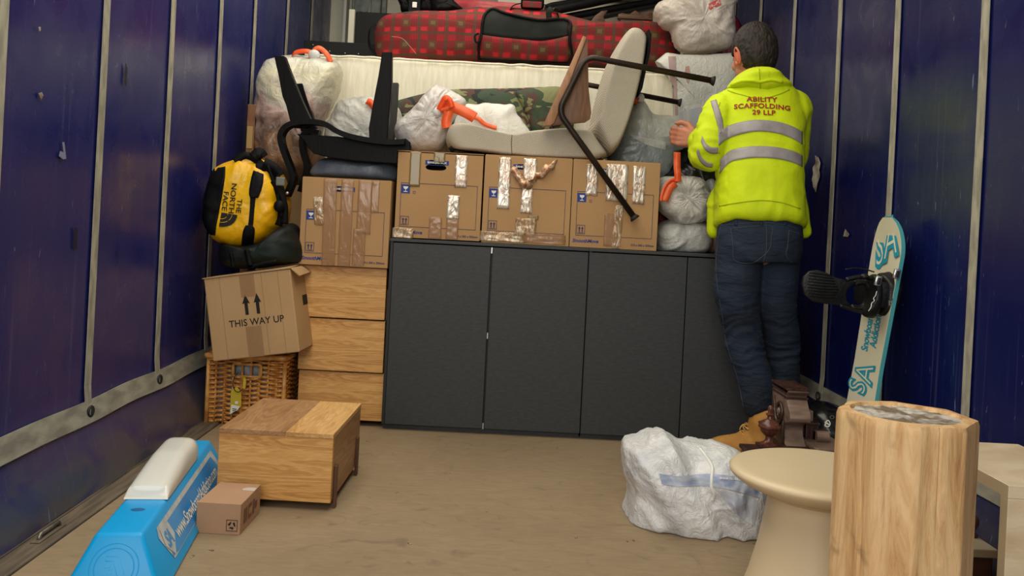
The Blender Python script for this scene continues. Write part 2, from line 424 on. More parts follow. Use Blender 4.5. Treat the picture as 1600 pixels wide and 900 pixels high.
# bulkhead
bulk_m = M('cream_bulkhead_paint', (212, 206, 184), .5, (196, 190, 170), 3, bump=.1, bs=20)
galv = M('galvanised_steel', (128, 132, 124), .5, (96, 102, 96), 14, metal=.25, bump=.15)
bk = MB().box(-1.35, 1.45, YB, YB+.05, -.05, 2.75).build('wall_back', bulk_m); bk['kind'] = 'structure'
for x0, x1 in ((-1.07, -.88), (.98, 1.16)):
    ps = MB().box(x0, x1, YB-.10, YB, 0, 2.7, .006).build('corner_post', galv, bk, world=False)
    MB().box(x0-.05, x0-.03, YB-.12, YB-.02, 0, 2.7, .003).build('post_lip', M('white_metal_lip', (205, 203, 190), .4), ps, world=False)
    MB().box(x0+.02, x0+.13, YB-.112, YB-.10, 2.08, 2.70, .003).build('bracket_plate', galv, ps, world=False)
    MB().sweep([(x0+.085, YB-.125, 2.20), (x0+.085, YB-.11, 2.20)], .028, 6).build('bolt', galv, ps, world=False)
    MB().box(x0+.19, x0+.22, YB-.06, YB, 0, 2.7, .003).build('post_flange', galv, ps, world=False)
cl = MB().box(-1.3, 1.4, -.3, YB, 2.72, 2.76).build('ceiling', M('translucent_roof', (225, 222, 205), .5)); cl['kind'] = 'structure'
for y in (.9, 2.1, 3.3, 4.5, 5.6): MB().box(-1.27, 1.36, y, y+.05, 2.66, 2.72, .004).build('roof_bow', galv, cl, world=False)
# loose bits on the floor
grit = MB(); random.seed(3)
for a, b in ((980, 846), (990, 845), (700, 740), (760, 800), (620, 770), (870, 700), (300, 870), (286, 868), (575, 690), (640, 850), (1180, 850), (1168, 838), (560, 730), (900, 840), (330, 860)):
    p = G(a, b); s = random.uniform(.003, .009); an = random.random()*3
    grit.box(-s, s, -s*.4, s*.4, 0, .0015, M4=Matrix.Translation(p+Vector((0, 0, .0002))) @ Matrix.Rotation(an, 4, 'Z'))
g_ = grit.build('debris', M('pale_wood_chips', (172, 152, 122), .8, (92, 70, 48), 40)); tag(g_, 'tiny wood chips and grit lying loose on the brown floor', 'debris', kind='stuff')
# ================================================================ furniture and boxes
def wood(name, cols, along='X', sc=1.0, rough=.5, wave=.5, fine=True):
    if name in MC: return MC[name]
    t = NT(name); st = {'X': (.9, 3, 11), 'Z': (6, 4, .5), 'Y': (6, .55, 5)}[along]
    st = tuple(a*sc for a in st); c = t.coord(st)
    n1 = t.noise(c, 2.2, 5, 1.1); wv = t.math('SINE', t.math('MULTIPLY', n1, 60.0)); f = t.math('MULTIPLY_ADD', wv, .13, n1)
    b = t.ramp(f, [(.25, cols[0]), (.52, cols[1]), (.8, cols[2])])
    if fine:
        g = t.ramp(t.noise(t.coord(tuple(a*6 for a in st)), 6, 4), [(.35, .82), (.65, 1.0)]); b = t.mix(1.0, b, g, 'MULTIPLY')
    t.set(Base_Color=b, Roughness=rough); t.bump(n1, .08, .003); MC[name] = t.m; return t.m
oak = wood('oak_veneer', [(186, 130, 66), (216, 162, 92), (228, 180, 112)])
oak_dk = wood('oak_board_brown', [(148, 106, 64), (168, 124, 80), (182, 140, 94)], 'Y')
oak_lt = wood('oak_board_light', [(188, 138, 76), (210, 162, 98), (222, 178, 116)], 'Y')
walnut = wood('walnut_strip', [(72, 46, 30), (92, 60, 40), (112, 76, 52)], 'Z')
walnut_p = wood('walnut_panel', [(84, 58, 40), (104, 72, 50), (122, 88, 64)], 'Z', 1.3)
dark_gap = M('dark_slot_and_string', (24, 20, 17), .8)  # near-black of the tag string; also paints the shade inside the slot
def drawer_unit(label, x0, x1, y0, z0, h, d, legs, rot=0, group=None, brd=False):
    """oak box with one full-width drawer front and walnut side strips"""
    t = thing('drawer_unit', label, 'drawer unit', (x0, y0, z0), (0, 0, rot), group); w_ = x1-x0; kw = dict(parent=t, world=False)
    zb = .024 if legs else .004
    MB().box(.004, w_-.004, .014, d, zb, h-.012, .001).build('carcass', oak, **kw)
    MB().box(0, w_, 0, .018, zb, h-.004, .0015).build('drawer_front', oak, **kw)
    if brd:
        MB().box(-.001, w_*.58, -.002, d, h-.014, h, .0015).build('top_board', oak_dk, **kw)
        MB().box(w_*.58+.0006, w_+.001, -.002, d, h-.014, h, .0015).build('top_board', oak_lt, **kw)
    else: MB().box(0, w_, .004, d, h-.012, h-.002, .001).build('top_board', oak_lt, **kw)
    for y in (.03, d-.07):
        for xx in (-.009, w_): MB().box(xx, xx+.009, y, y+.022, 0, .125, .0015).build('leg', walnut, **kw)
    for xx in (.0, w_-.0018): MB().box(xx+.0002, xx+.0016, .02, d-.004, zb+.004, h-.014).build('side_panel', oak_dk if xx else oak, **kw)
    return t
drawer_unit('low oak drawer unit standing alone on the floor, brown two-tone top', -.797, -.462, 2.615, 0, .226, .435, True, R(-1.5), brd=True)
G1 = 'oak drawer units stacked beside the charcoal cabinets'
drawer_unit('bottom oak drawer unit of the stack of three, on the floor', -.802, -.456, 3.655, 0.0, .2185, .42, True, group=G1)
drawer_unit('middle oak drawer unit of the stack of three', -.806, -.460, 3.645, .2190, .2155, .42, False, group=G1)
drawer_unit('top oak drawer unit of the stack, under the leftmost moving carton', -.813, -.463, 3.64, .4350, .2155, .42, False, group=G1)
# charcoal cabinets
char = M('charcoal_laminate', (50, 52, 53), .5, (56, 58, 59), 40, (1, 1, 3), bump=.12, bs=220, spec=.4)
char_e = M('charcoal_edge', (34, 35, 36), .5)
def cabinet(label, x0, x1, doors):
    t = thing('cabinet', label, 'cabinet', (x0, 3.62, 0)); kw = dict(parent=t)
    MB().box(x0, x1, 3.642, 4.03, .022, .758, .001).build('carcass', char_e, **kw)
    MB().box(x0-.001, x1+.001, 3.616, 4.035, .762, .774, .0012).build('top_panel', char, **kw)
    MB().box(x0+.003, x1-.003, 3.648, 4.0, 0, .0225).build('plinth', char, **kw)
    MB().box(x0, x0+.012, 3.622, 3.643, .0225, .762, .001).build('side_edge', char_e, **kw)
    for a, b, dy in doors:
        d_ = MB().box(a, b, 3.62+dy, 3.639+dy, .024, .757, .0012).build('door', char, **kw)
    return t, doors
c1, _ = cabinet('left charcoal two-door cabinet under the two left cartons, next to the oak stack', -.452, .3505, [(-.439, -.045, 0), (-.037, .3495, .001)])
c2, _ = cabinet('right charcoal two-door cabinet, partly behind the man in jeans', .3525, 1.150, [(.3545, .7495, 0), (.7535, 1.149, 0)])
for z in (.745, .40, .035): MB().box(-.0435, -.0388, 3.618, 3.63, z-.012, z+.012).build('hinge_clip', M('bright_steel', (200, 200, 196), .3, metal=.9), c1)
# ---------------- cardboard
def card(name, a, b):
    if name in MC: return MC[name]
    t = NT(name); c = t.coord(); n = t.noise(c, 3, 5, .3); b_ = t.ramp(n, [(.3, a), (.7, b)])
    f = t.ramp(t.noise(t.coord((30, 30, 3)), 18, 3), [(.3, .93), (.7, 1.0)]); t.set(Base_Color=t.mix(1.0, b_, f, 'MULTIPLY'), Roughness=.8)
    t.bump(t.noise(c, 9, 4, .4), .22, .006); MC[name] = t.m; return t.m
cb1 = card('moving_box_board', (170, 130, 84), (184, 144, 97)); cb2 = card('brown_box_board', (178, 142, 98), (196, 158, 112)); cb3 = card('pinkish_parcel_board', (168, 130, 100), (184, 146, 114))
navy = M('navy_print', (44, 46, 92), .7); blackp = M('black_print', (26, 22, 20), .7); bluelabel = M('blue_print', (38, 62, 130), .7); whitep = M('white_print', (225, 222, 212), .6)
def tape(name, col, a=.45, rough=.16, bs=38, bump=.9, metal=0.0, col2=None):
    if name in MC: return MC[name]
    t = NT(name); c = t.coord((1, 1, .35)); nz = t.noise(c, bs, 4, 1.6); t.set(Base_Color=lin(col), Roughness=rough, Metallic=metal); t.b.inputs['Coat Weight'].default_value = .6
    if col2: t.set(Base_Color=t.ramp(nz, [(.44, col), (.52, col2), (.6, col)]))
    t.bump(nz, bump, .006); t.b.inputs['Alpha'].default_value = a; MC[name] = t.m; return t.m
tp_clear = tape('clear_brown_tape', (186, 140, 98), .42, .12, 26, .5)
tp_olive = tape('olive_tape', (140, 118, 66), .8, .35, 20, .2)
tp_shiny = tape('shiny_crinkled_tape', (232, 222, 204), .85, .12, 34, .8, .3, (176, 136, 100))
tp_brown = tape('creased_buff_tape', (186, 146, 100), .62, .12, 34, .8, .2, (228, 214, 186))
def line_rect(mb, x0, x1, z0, z1, t, y):
    for a, b, c, d in ((x0, x1, z0, z0+t), (x0, x1, z1-t, z1), (x0, x0+t, z0+t, z1-t), (x1-t, x1, z0+t, z1-t)): mb.box(a, b, y-.0006, y, c, d)
def arrow2(mb, cx, z0, h, w_, y):
    mb.add([(cx-w_*.2, y, z0), (cx+w_*.2, y, z0), (cx+w_*.2, y, z0+h*.58), (cx-w_*.2, y, z0+h*.58)], [(0, 1, 2, 3)])
    mb.add([(cx-w_*.55, y, z0+h*.58), (cx+w_*.55, y, z0+h*.58), (cx, y, z0+h)], [(0, 1, 2)])
def crinkled(x0, x1, z0, z1, y, amp=.003, seed=0, n=8, m=16, lean=0, ragged=.0):
    vs = []
    for i in range(m):
        t = i/(m-1); z = z1+(z0-z1)*t
        for j in range(n):
            s = j/(n-1); x = x0+(x1-x0)*s+lean*t; e = ragged*noise.noise(Vector((x*60, seed, t*9))) if i in (0, m-1) else 0
            vs.append((x+ragged*.4*noise.noise(Vector((z*40, seed+s, 1))), y-.0012-amp*abs(noise.noise(Vector((x*70, z*45, seed)))), z+e))
    return vs, gridfaces(m, n)
def carton(label, x0, x1, y0, z0, z1, d, tapes, hole=False, flap=True, yaw=0, printcol=navy, lab=True, dims='310 x 350 x 350mm', group='printed moving cartons in a row', slot=None, seed=0):
    t = thing('moving_box', label, 'moving box', (x0, y0, z0), (0, 0, yaw), group); w_ = x1-x0; h = z1-z0; kw = dict(parent=t, world=False)
    # board shell, slightly bowed faces; the front panel has its hand hole cut
    mb = MB()
    if hole:
        hx, hz, hw, hh = w_*.45, h*.83, .042, .012; N = 28
        ring = [(hx+math.copysign(abs(math.cos(a))**.6, math.cos(a))*hw, hz+math.copysign(abs(math.sin(a))**.9, math.sin(a))*hh) for a in [2*PI*k/N for k in range(N)]]
        outer = []
        for k in range(N):
            a = 2*PI*k/N; dx, dz = math.cos(a), math.sin(a); k1 = min((w_-hx)/dx if dx > 1e-6 else (hx/-dx if dx < -1e-6 else 9), (h-hz)/dz if dz > 1e-6 else (hz/-dz if dz < -1e-6 else 9)); outer.append((hx+dx*k1, hz+dz*k1))
        for c_ in ((0, 0), (w_, 0), (w_, h), (0, h)):
            k = min(range(N), key=lambda k: (outer[k][0]-c_[0])**2+(outer[k][1]-c_[1])**2); outer[k] = c_
        vs = [(a, 0, b) for a, b in ring]+[(a, 0, b) for a, b in outer]+[(a, .005, b) for a, b in ring]
        fs = [(k, (k+1) % N, (k+1) % N+N, k+N) for k in range(N)]+[(k, (k+1) % N, (k+1) % N+2*N, k+2*N) for k in range(N)]
        mb.add(vs, fs); mb.box(0, w_, .0001, .004, 0, h*.0+.001)
        s2 = MB().box(0, .004, 0, d, 0, h).box(w_-.004, w_, 0, d, 0, h).box(0, w_, d-.004, d, 0, h).box(0, w_, 0, d, 0, .004).box(0, w_, 0, d, h-.004, h)
        mb.add(s2.v, s2.f)
    else: mb.box(0, w_, 0, d, 0, h, .0015)
    body = mb.build('carton_body', cb1, recalc=False, **kw)
    MB().box(.002, w_-.002, .001, d*.5-.001, h, h+.003, .0008).build('flap', cb1, **kw); MB().box(.002, w_-.002, d*.5+.001, d-.002, h, h+.003, .0008).build('flap', cb1, **kw)
    y = -.0007; pr = MB(); line_rect(pr, .022, w_-.022, h*.135, h*.64, .0016, y)
    gx, gz = .03, h*.64-.043
    # arrows icon
    ax, az = .026, h*.155
    line_rect(pr, ax, ax+.034, az, az+.036, .0016, y); arrow2(pr, ax+.011, az+.008, .022, .010, y-.0004); arrow2(pr, ax+.023, az+.008, .022, .010, y-.0004); pr.box(ax+.006, ax+.028, y-.0008, y, az+.0045, az+.006)
    line_rect(pr, gx+.042, gx+.052, gz+.0, gz+.01, .0012, y)
    pr.build('printed_frame', printcol, **kw)
    gl = MB().box(gx-.006, gx+.029, y-.0004, y, gz, gz+.036).build('fragile_label', bluelabel, **kw)
    gi = MB(); N = 12; cx, cz = gx+.0115, gz+.022
    gi.add([(cx+.010*math.cos(a), y-.0009, cz+.006+.012*min(0, math.sin(a))) for a in [2*PI*k/N for k in range(N)]], [tuple(range(N))]).add([(cx-.0012, y-.0009, cz-.006), (cx+.0012, y-.0009, cz-.006), (cx+.0012, y-.0009, cz-.014), (cx-.0012, y-.0009, cz-.014)], [(0, 1, 2, 3)]).add([(cx-.008, y-.0009, cz-.0165), (cx+.008, y-.0009, cz-.0165), (cx+.008, y-.0009, cz-.014), (cx-.008, y-.0009, cz-.014)], [(0, 1, 2, 3)])
    gi.build('glass_symbol', whitep, parent=gl, world=False)
    def tx(nm, s, size, x, z, m_, bold=0, xs=1, sp=1, al='CENTER', par=t, yy=-.001, shear=0):
        v, f = textmesh(s, size, bold, sp, al); v = [(x+a.x*xs+a.y*shear, yy, z+a.y) for a in v]; return obj(nm, v, f, m_, par, world=False)
    tx('maker_lettering', 'SmoothMove', .0195, .012, h*.075, bluelabel, .0006, 1.0, 1, 'LEFT', shear=.25)
    tx('size_lettering', dims, .0115, w_-.012, h*.055, printcol, .0003, 1.0, 1, 'RIGHT')
    lx = w_*.46; lz = h*.885
    if lab:
        lb = MB().box(lx-.048, lx+.048, y-.0004, y, lz-.009, lz+.009).box(lx-.03, lx+.03, y-.0004, y, lz-.011, lz+.011).build('logo_label', bluelabel, **kw)
        tx('logo_lettering', 'BANKERS BOX', .0125, lx, lz, whitep, .0003, .95, 1, par=lb, yy=-.0016)
    if slot: 
        sl = MB()
        for sx in (-1, 1): sl.add([(w_*.45+sx*.034+.013*math.cos(a), -.0009, h*.80+.010*math.sin(a)) for a in [2*PI*k/16 for k in range(16)]], [tuple(range(16))])
        sl.build('hand_slot', cb3 if slot == 2 else M('pale_slot_liner', (176, 176, 170), .5), **kw)
    for i, (a, b, c_, e, m_, am, ln) in enumerate(tapes):
        v, f = crinkled(a*w_, b*w_, c_*h, e*h, -.0014, am, seed+i*3.1, lean=ln*w_, ragged=.003); ob = obj('tape_strip', v, f, m_, t, True, world=False); ob.modifiers.new('t', 'SOLIDIFY').thickness = .0004
        if e > .98:  # runs on over the top edge
            v2 = [(a*w_, -.0014, h+.0042), (b*w_, -.0014, h+.0042), (b*w_, .1, h+.0042), (a*w_, .1, h+.0042)]; tt = obj('tape_fold', v2, [(0, 1, 2, 3)], m_, ob, world=False)
    return t
carton('leftmost printed moving carton, brown tape strips, on the oak drawer stack', -.817, -.458, 3.61, .6515, 1.002, .35,
       [(.24, .39, .0, 1, tp_clear, .002, .02), (.44, .58, .0, 1, tp_clear, .002, 0), (.63, .79, .38, 1, tp_clear, .002, 0), (.60, .74, .02, .44, tp_clear, .002, 0), (.78, .87, .64, 1, tp_clear, .0015, 0), (.13, .24, .46, .78, tp_brown, .004, .03)], slot=2, dims='310 x 350 x 350mm', seed=1)
carton('printed moving carton with black open hand hole, left on the charcoal cabinets', -.446, -.090, 3.65, .775, 1.130, .35,
       [(.15, .275, .60, 1, tp_olive, .0006, 0), (.42, .55, .895, 1, tp_olive, .003, 0), (.67, .81, .62, .985, tp_shiny, .003, 0), (.60, .74, .25, .52, tp_shiny, .003, .0), (.60, .74, .02, .25, tp_clear, .002, 0), (.40, .55, .02, .26, tp_clear, .002, 0), (-.01, .23, .005, .12, tp_brown, .004, 0)], hole=True, seed=2)
carton('printed moving carton with crumpled tape bow, middle of the cabinet top', -.087, .270, 3.65, .775, 1.131, .35,
       [(.16, .30, .40, .985, tp_shiny, .003, 0), (.44, .59, .72, .985, tp_shiny, .002, 0), (.43, .56, .36, .64, tp_shiny, .003, 0), (.38, .62, .10, .30, tp_brown, .005, 0), (-.02, .50, .02, .13, tp_brown, .007, 0), (.48, .96, .02, .13, tp_clear, .005, 0), (.52, .64, .29, .335, tp_olive, .001, 0)], slot=1, seed=5)
carton('printed moving carton behind the long black steel chair leg, right end of the row', .273, .628, 3.65, .775, 1.131, .35,
       [(.155, .29, .60, .96, tp_shiny, .002, 0), (.38, .63, .55, .97, tp_shiny, .004, 0), (.69, .83, .53, .96, tp_shiny, .002, 0), (.385, .55, .03, .40, tp_clear, .003, 0), (.50, .60, .01, .50, tp_brown, .004, -.02)], seed=9)
# crumpled tape bow on the middle carton
tb = [o for o in COL.objects if o.name == 'moving_box.002'][0]
bw = MB(); a_ = P(822, 290, 3.642); b_ = P(872, 250, 3.642)
pts = [a_+(b_-a_)*(i/9)+Vector((.004*math.sin(i*2), -.006-.006*math.sin(i*1.3), .005*math.cos(i*2.2))) for i in range(10)]
bw.ribbon(pts, [.05, .045, .03, .03, .028, .034, .03, .024, .016, .006], .002, wv=[(math.cos(i*.5), -.5*math.sin(i*.9), .9) for i in range(10)])
a2 = P(800, 262, 3.642); pts = [a2+(a_-a2)*(i/6)+Vector((0, -.006-.004*(i % 2), 0)) for i in range(7)]
bw.ribbon(pts, [.02, .03, .03, .035, .03, .04, .05], .002)
bw.build('tape_bow', M('coppery_tape', (170, 112, 76), .2, (215, 185, 150), 60, metal=.35, bump=.6, bs=80), tb, True)
# tipped THIS WAY UP box
rx = R(-9.6); t = thing('cardboard_box', 'tilted brown cardboard box with THIS WAY UP print on the wicker basket', 'cardboard box', P(333, 565, 3.47), (0, rx, R(-3)))
kw = dict(parent=t, world=False); w_, h_, d_ = .342, .322, .36
bm_ = MB(); nn = 12; bm_.box(0, w_, 0, d_, 0, h_, .004); cb = bm_.build('carton_body', cb2, **kw)
fl1 = MB().add([(-.004, -.006, h_+.003), (w_+.004, -.004, h_+.006), (w_-.01, d_*.45, h_+.012), (.0, d_*.45, h_+.004), (-.004, -.006, h_), (w_+.004, -.004, h_+.002), (w_-.01, d_*.45, h_+.008), (.0, d_*.45, h_)], [(0, 1, 2, 3), (7, 6, 5, 4), (0, 4, 5, 1), (1, 5, 6, 2), (2, 6, 7, 3), (3, 7, 4, 0)]).build('flap', cb2, **kw)
MB().add([(w_+.002, .0, h_+.004), (w_+.03, .02, h_-.03), (w_+.03, d_*.9, h_-.02), (w_, d_*.9, h_+.004), (w_+.002, .0, h_+.001), (w_+.027, .02, h_-.033), (w_+.027, d_*.9, h_-.023), (w_, d_*.9, h_+.001)], [(0, 1, 2, 3), (7, 6, 5, 4), (0, 4, 5, 1), (1, 5, 6, 2), (2, 6, 7, 3), (3, 7, 4, 0)]).build('flap', cb2, **kw)
ar = MB()
for cx in (.155, .200):
    ar.add([(cx-.0065, -.001, .165), (cx+.0065, -.001, .165), (cx+.0065, -.001, .215), (cx-.0065, -.001, .215)], [(0, 1, 2, 3)]); ar.add([(cx-.015, -.001, .208), (cx, -.001, .213), (cx+.015, -.001, .208), (cx, -.001, .245)], [(0, 1, 2, 3)])
ar.build('printed_arrows', blackp, **kw)
text('printed_lettering', 'THIS WAY UP', .037, Matrix.Translation((.188, -.001, .135)) @ FR, blackp, None, .0004, 1.02, xs=.94).parent = t
v, f = crinkled(.143, .205, 0, .12, -.0012, .002, 3); obj('tape_strip', v, f, tape('soft_brown_tape', (172, 132, 92), .5, .3, 20, .4), t, True, world=False)
v, f = crinkled(.14, .198, .235, h_+.002, -.0012, .002, 4); obj('tape_strip', v, f, MC['soft_brown_tape'], t, True, world=False)
for x in (.06, .225, .29):
    MB().box(x, x+.0015, -.0008, .001, .0, h_).build('panel_crease', card('crease_board', (150, 118, 82), (160, 128, 92)), **kw)
sd = MB().add([(w_+.0008, .12, .17), (w_+.0008, .22, .17), (w_+.0008, .22, .21), (w_+.0008, .12, .21)], [(0, 1, 2, 3)]).build('hand_slot', dark_gap, **kw)
# ---------------- wicker basket
wick = M('varnished_willow', (214, 150, 74), .3, (176, 110, 48), 30, bump=.2, bs=90, coat=.3); wick2 = M('pale_willow', (220, 164, 92), .3, (190, 128, 64), 30, coat=.3)
bx0, bx1, by0, by1, bh = -1.150, -.838, 3.575, 3.93, .262
t = thing('wicker_basket', 'lidded golden wicker basket with yellow luggage tag by the left wall', 'basket', ((bx0+bx1)/2, (by0+by1)/2, 0))
wv_ = MB(); random.seed(5); rows = 27; nst = 9
def wseg(p0, p1, nrm, r, ph, skip=None):
    L = (p1-p0).length; m = 5*nst; q = []
    for i in range(m+1):
        s = i/m; p = p0.lerp(p1, s)+nrm*(r*1.15*math.sin(s*nst*PI+ph))+Vector((0, 0, .0032*math.sin(s*nst*PI*.5+ph*3)))
        if skip and skip[0] < s < skip[1]:
            if len(q) > 1: wv_.sweep(q, r, 5)
            q = []; continue
        q.append(p)
    if len(q) > 1: wv_.sweep(q, r, 5)
for k in range(rows):
    z = .008+(bh-.014)*k/(rows-1); ins = .012*(1-k/rows); ph = PI*(k % 2)
    a, b, c, d = Vector((bx0+ins, by0+ins, z)), Vector((bx1-ins, by0+ins, z)), Vector((bx1-ins, by1, z)), Vector((bx0+ins, by1, z))
    sk = (.33, .69) if .198 < z < .240 else None
    wseg(a, b, Vector((0, -1, 0)), .0060, ph, sk); wseg(b, c, Vector((1, 0, 0)), .0060, ph); wseg(d, a, Vector((-1, 0, 0)), .0060, ph); wseg(c, d, Vector((0, 1, 0)), .0060, ph)
tag(wv_.build('woven_sides', wick, t, True, recalc=False), kind='stuff')
for i in range(nst+1):
    s = i/nst
    for p in ((bx0+(bx1-bx0)*s, by0+.004), (bx0+(bx1-bx0)*s, by1)): MB().sweep([(p[0], p[1], 0), (p[0], p[1], bh)], .0045, 6).build('stake', wick2, t, True)
for x, y in ((bx0+.004, by0+.002), (bx1-.004, by0+.002)): MB().sweep([(x, y, 0), (x, y, bh)], .009, 8).build('corner_post', wick2, t, True)
hb = MB()
for s in (.33, .69): hb.sweep([(bx0+(bx1-bx0)*s, by0-.003, .196), (bx0+(bx1-bx0)*s, by0-.003, .243)], .005, 6)
for z in (.196, .243): hb.sweep([(bx0+(bx1-bx0)*.33, by0-.003, z), (bx0+(bx1-bx0)*.69, by0-.003, z)], .005, 6)
hb.build('handle_opening', wick2, t, True)
MB().box(bx0+.02, bx1-.02, by0+.03, by1-.03, .01, .235, .01).build('lining', M('grey_plastic_contents', (120, 124, 128), .3, (190, 192, 194), 14, bump=.5, bs=30), t)
lid = MB(); 
for k in range(15):
    y = by0-.012+(by1-by0+.02)*k/14; q = [Vector((bx0-.008+(bx1-bx0+.016)*i/30, y+.003*math.sin(i*1.1+k*PI), bh+.012+.016*math.sin(PI*i/30)*math.sin(PI*(k+2)/18)+.003*math.sin(i*1.05+k*PI))) for i in range(31)]; lid.sweep(q, .0085, 6)
tag(lid.build('lid', wick, t, True, recalc=False), kind='stuff')
rim = fillet([(bx1-.06, by0-.012, bh+.012), (bx0-.006, by0-.012, bh+.010), (bx0-.006, by1, bh+.010), (bx1+.006, by1, bh+.012), (bx1+.006, by0-.012, bh+.014), (bx0+.06, by0-.012, bh+.012)], .02, 5)
MB().sweep(rim, .0105, 8).build('lid_rim', wick2, t, True)
tg = thing('luggage_tag', 'yellow luggage tag hanging on the front of the wicker basket', 'tag', P(378, 610, 3.54))
yel = M('yellow_tag_paper', (206, 182, 36), .5, (190, 168, 40), 12)
ty = 3.545; tp_ = [P(a, b, ty-.004) for a, b in ((364, 608), (370, 604), (377, 613), (377, 634), (372, 640), (359, 647), (361, 612))]
obj('tag_card', tp_, [tuple(range(len(tp_)))], yel, tg).modifiers.new('t', 'SOLIDIFY').thickness = .001
wt = [P(a, b, ty-.0062) for a, b in ((361.5, 632), (375, 635), (371, 641), (359.5, 647))]; obj('paper_strip', wt, [(0, 1, 2, 3)], whitep, tg)
wt = [P(a, b, ty-.0062) for a, b in ((367, 627), (372, 627), (372, 631), (367, 631))]; obj('paper_strip', wt, [(0, 1, 2, 3)], whitep, tg)
bcd = MB()
for k in range(3): q = [P(a, b, ty-.0075) for a, b in ((363+k*.3, 638+k*3), (370-k, 639+k*2.4), (370-k, 640+k*2.4), (363+k*.3, 639.4+k*3))]; bcd.add(q, [(0, 1, 2, 3)])
bcd.build('printed_bars', blackp, tg)
MB().sweep(smoothpts([P(372, 582, ty+.01), P(366, 590, ty-.005), P(364, 602, ty-.012), P(368, 611, ty-.012), P(374, 612, ty-.012), P(380, 606, ty-.010)], 5), .0016, 6).build('tag_string', dark_gap, tg, True)
MB().ribbon(smoothpts([P(379, 588, ty+.006), P(382, 592, ty-.008), P(382, 600, ty-.012), P(381, 607, ty-.012)], 4), .011, .001).build('tag_strap', yel, tg)
# ---------------- small parcel
t = thing('cardboard_box', 'small brown parcel with recycling symbol beside the blue plastic bar', 'cardboard box', (-.777, 2.386, 0), (0, 0, R(-1)))
kw = dict(parent=t, world=False); MB().box(0, .118, 0, .183, 0, .0805, .0015).build('carton_body', cb3, **kw)
MB().box(.0, .118, .0, .183, .0806, .0815, .0003).build('flap', cb3, **kw)
pr = MB(); line_rect(pr, .081, .111, .010, .040, .0013, -.0006); pr.build('symbol_frame', blackp, **kw)
rc = MB()
for k in range(3):
    a0 = PI/2+k*2*PI/3; c = Vector((.096, -.001, .0255))
    def q(r, a): return c+Vector((r*math.cos(a), 0, r*math.sin(a)))
    p1, p2 = q(.0105, a0+.25), q(.0105, a0+1.25); pi, po = q(.0055, a0+.25), q(.0055, a0+1.25)
    rc.add([pi, p1, p2, po], [(0, 1, 2, 3)]); rc.add([q(.0125, a0+1.2), q(.003, a0+1.2), q(.0085, a0+1.75)], [(0, 1, 2)])
rc.build('recycling_symbol', blackp, **kw)
sp_ = MB()
for a, b, c_, d in ((.03, .05, .02, .06), (.055, .06, .02, .06), (.07, .10, .05, .06), (.07, .10, .02, .03), (.07, .075, .03, .05), (.11, .125, .02, .06), (.13, .15, .03, .05)): sp_.add([(.1188, a, c_), (.1188, b, c_), (.1188, b, d), (.1188, a, d)], [(0, 1, 2, 3)])
sp_.build('side_print', M('faded_brown_print', (120, 84, 60), .8), **kw)
sk_ = [(.085, .12), (.118, .118), (.118, .145), (.108, .15), (.09, .146), (.08, .133)]
obj('torn_label', [(a, b, .082) for a, b in sk_], [tuple(range(6))], M('pale_label', (196, 184, 170), .6), t, world=False)
# ---------------- blue balance bar
blu = M('sky_blue_plastic', (0, 162, 228), .38, (0, 154, 222), 3, bump=.05, bs=40, spec=.4); wht = M('glossy_white_plastic', (222, 222, 214), .22, coat=.3)
yaw = math.atan2(.116, .812); t = thing('balance_bar', 'long sky blue plastic bar with rounded white cap by the left wall', 'balance bar', (-.825, 2.008, 0), (0, 0, yaw)); kw = dict(parent=t, world=False)
L = .83; hb_ = .13; bw_, tw = .112, .050
bm_ = bmesh.new(); vv = [bm_.verts.new(x) for x in ((-bw_, -.055, 0), (bw_, -.055, 0), (bw_, L+.055, 0), (-bw_, L+.055, 0), (-tw, 0, hb_), (tw, 0, hb_), (tw, L, hb_), (-tw, L, hb_))]
for q in ((3, 2, 1, 0), (4, 5, 6, 7), (0, 1, 5, 4), (1, 2, 6, 5), (2, 3, 7, 6), (3, 0, 4, 7)): bm_.faces.new([vv[i] for i in q])
bmesh.ops.bevel(bm_, geom=list(bm_.edges), offset=.009, segments=4, profile=.5, affect='EDGES'); bm_.verts.index_update()
bar = obj('bar_body', [v.co for v in bm_.verts], [[v.index for v in f.verts] for f in bm_.faces], blu, t, True, False, autos=35); bm_.free()
# embossed rings and letters on the near end
en = Vector((0, -hb_, .055)).normalized(); eu = Vector((0, .055, hb_)).normalized(); EM = Matrix((( 1, 0, 0, 0), (0, eu.y, en.y, 0), (0, eu.z, en.z, 0), (0, 0, 0, 1)))
ec = Vector((0, -.0275, .062))
for rr in (.052, .042): MB().sweep([ec+(EM @ Vector((rr*math.cos(a), rr*math.sin(a), .0003))) for a in [2*PI*k/48 for k in range(49)]], .0016, 6, cap=False).build('embossed_ring', blu, t, True, False)
e1 = MB()
for pl in ([(-.02, .024), (.008, .024), (.03, -.028), (.014, -.028), (-.004, .016), (-.02, .016)], [(-.02, .014), (-.006, .014), (-.008, .002), (-.02, .0)], [(-.012, -.004), (-.002, -.002), (-.004, -.016), (-.014, -.016)]):
    e1.sweep([ec+(EM @ Vector((a, b, .0003))) for a, b in pl+pl[:1]], .0012, 5)
e1.build('embossed_emblem', blu, t, True, False)
MB().lathe([(.017, 0), (.015, .0004)], (0, .16, hb_+.0003), 24, Matrix.Diagonal((1, .7, 1, 1))).build('finger_recess', M('recess_shade_blue', (0, 92, 150), .5), t, False, False)  # flat disc; its darker blue paints the shade of the recess
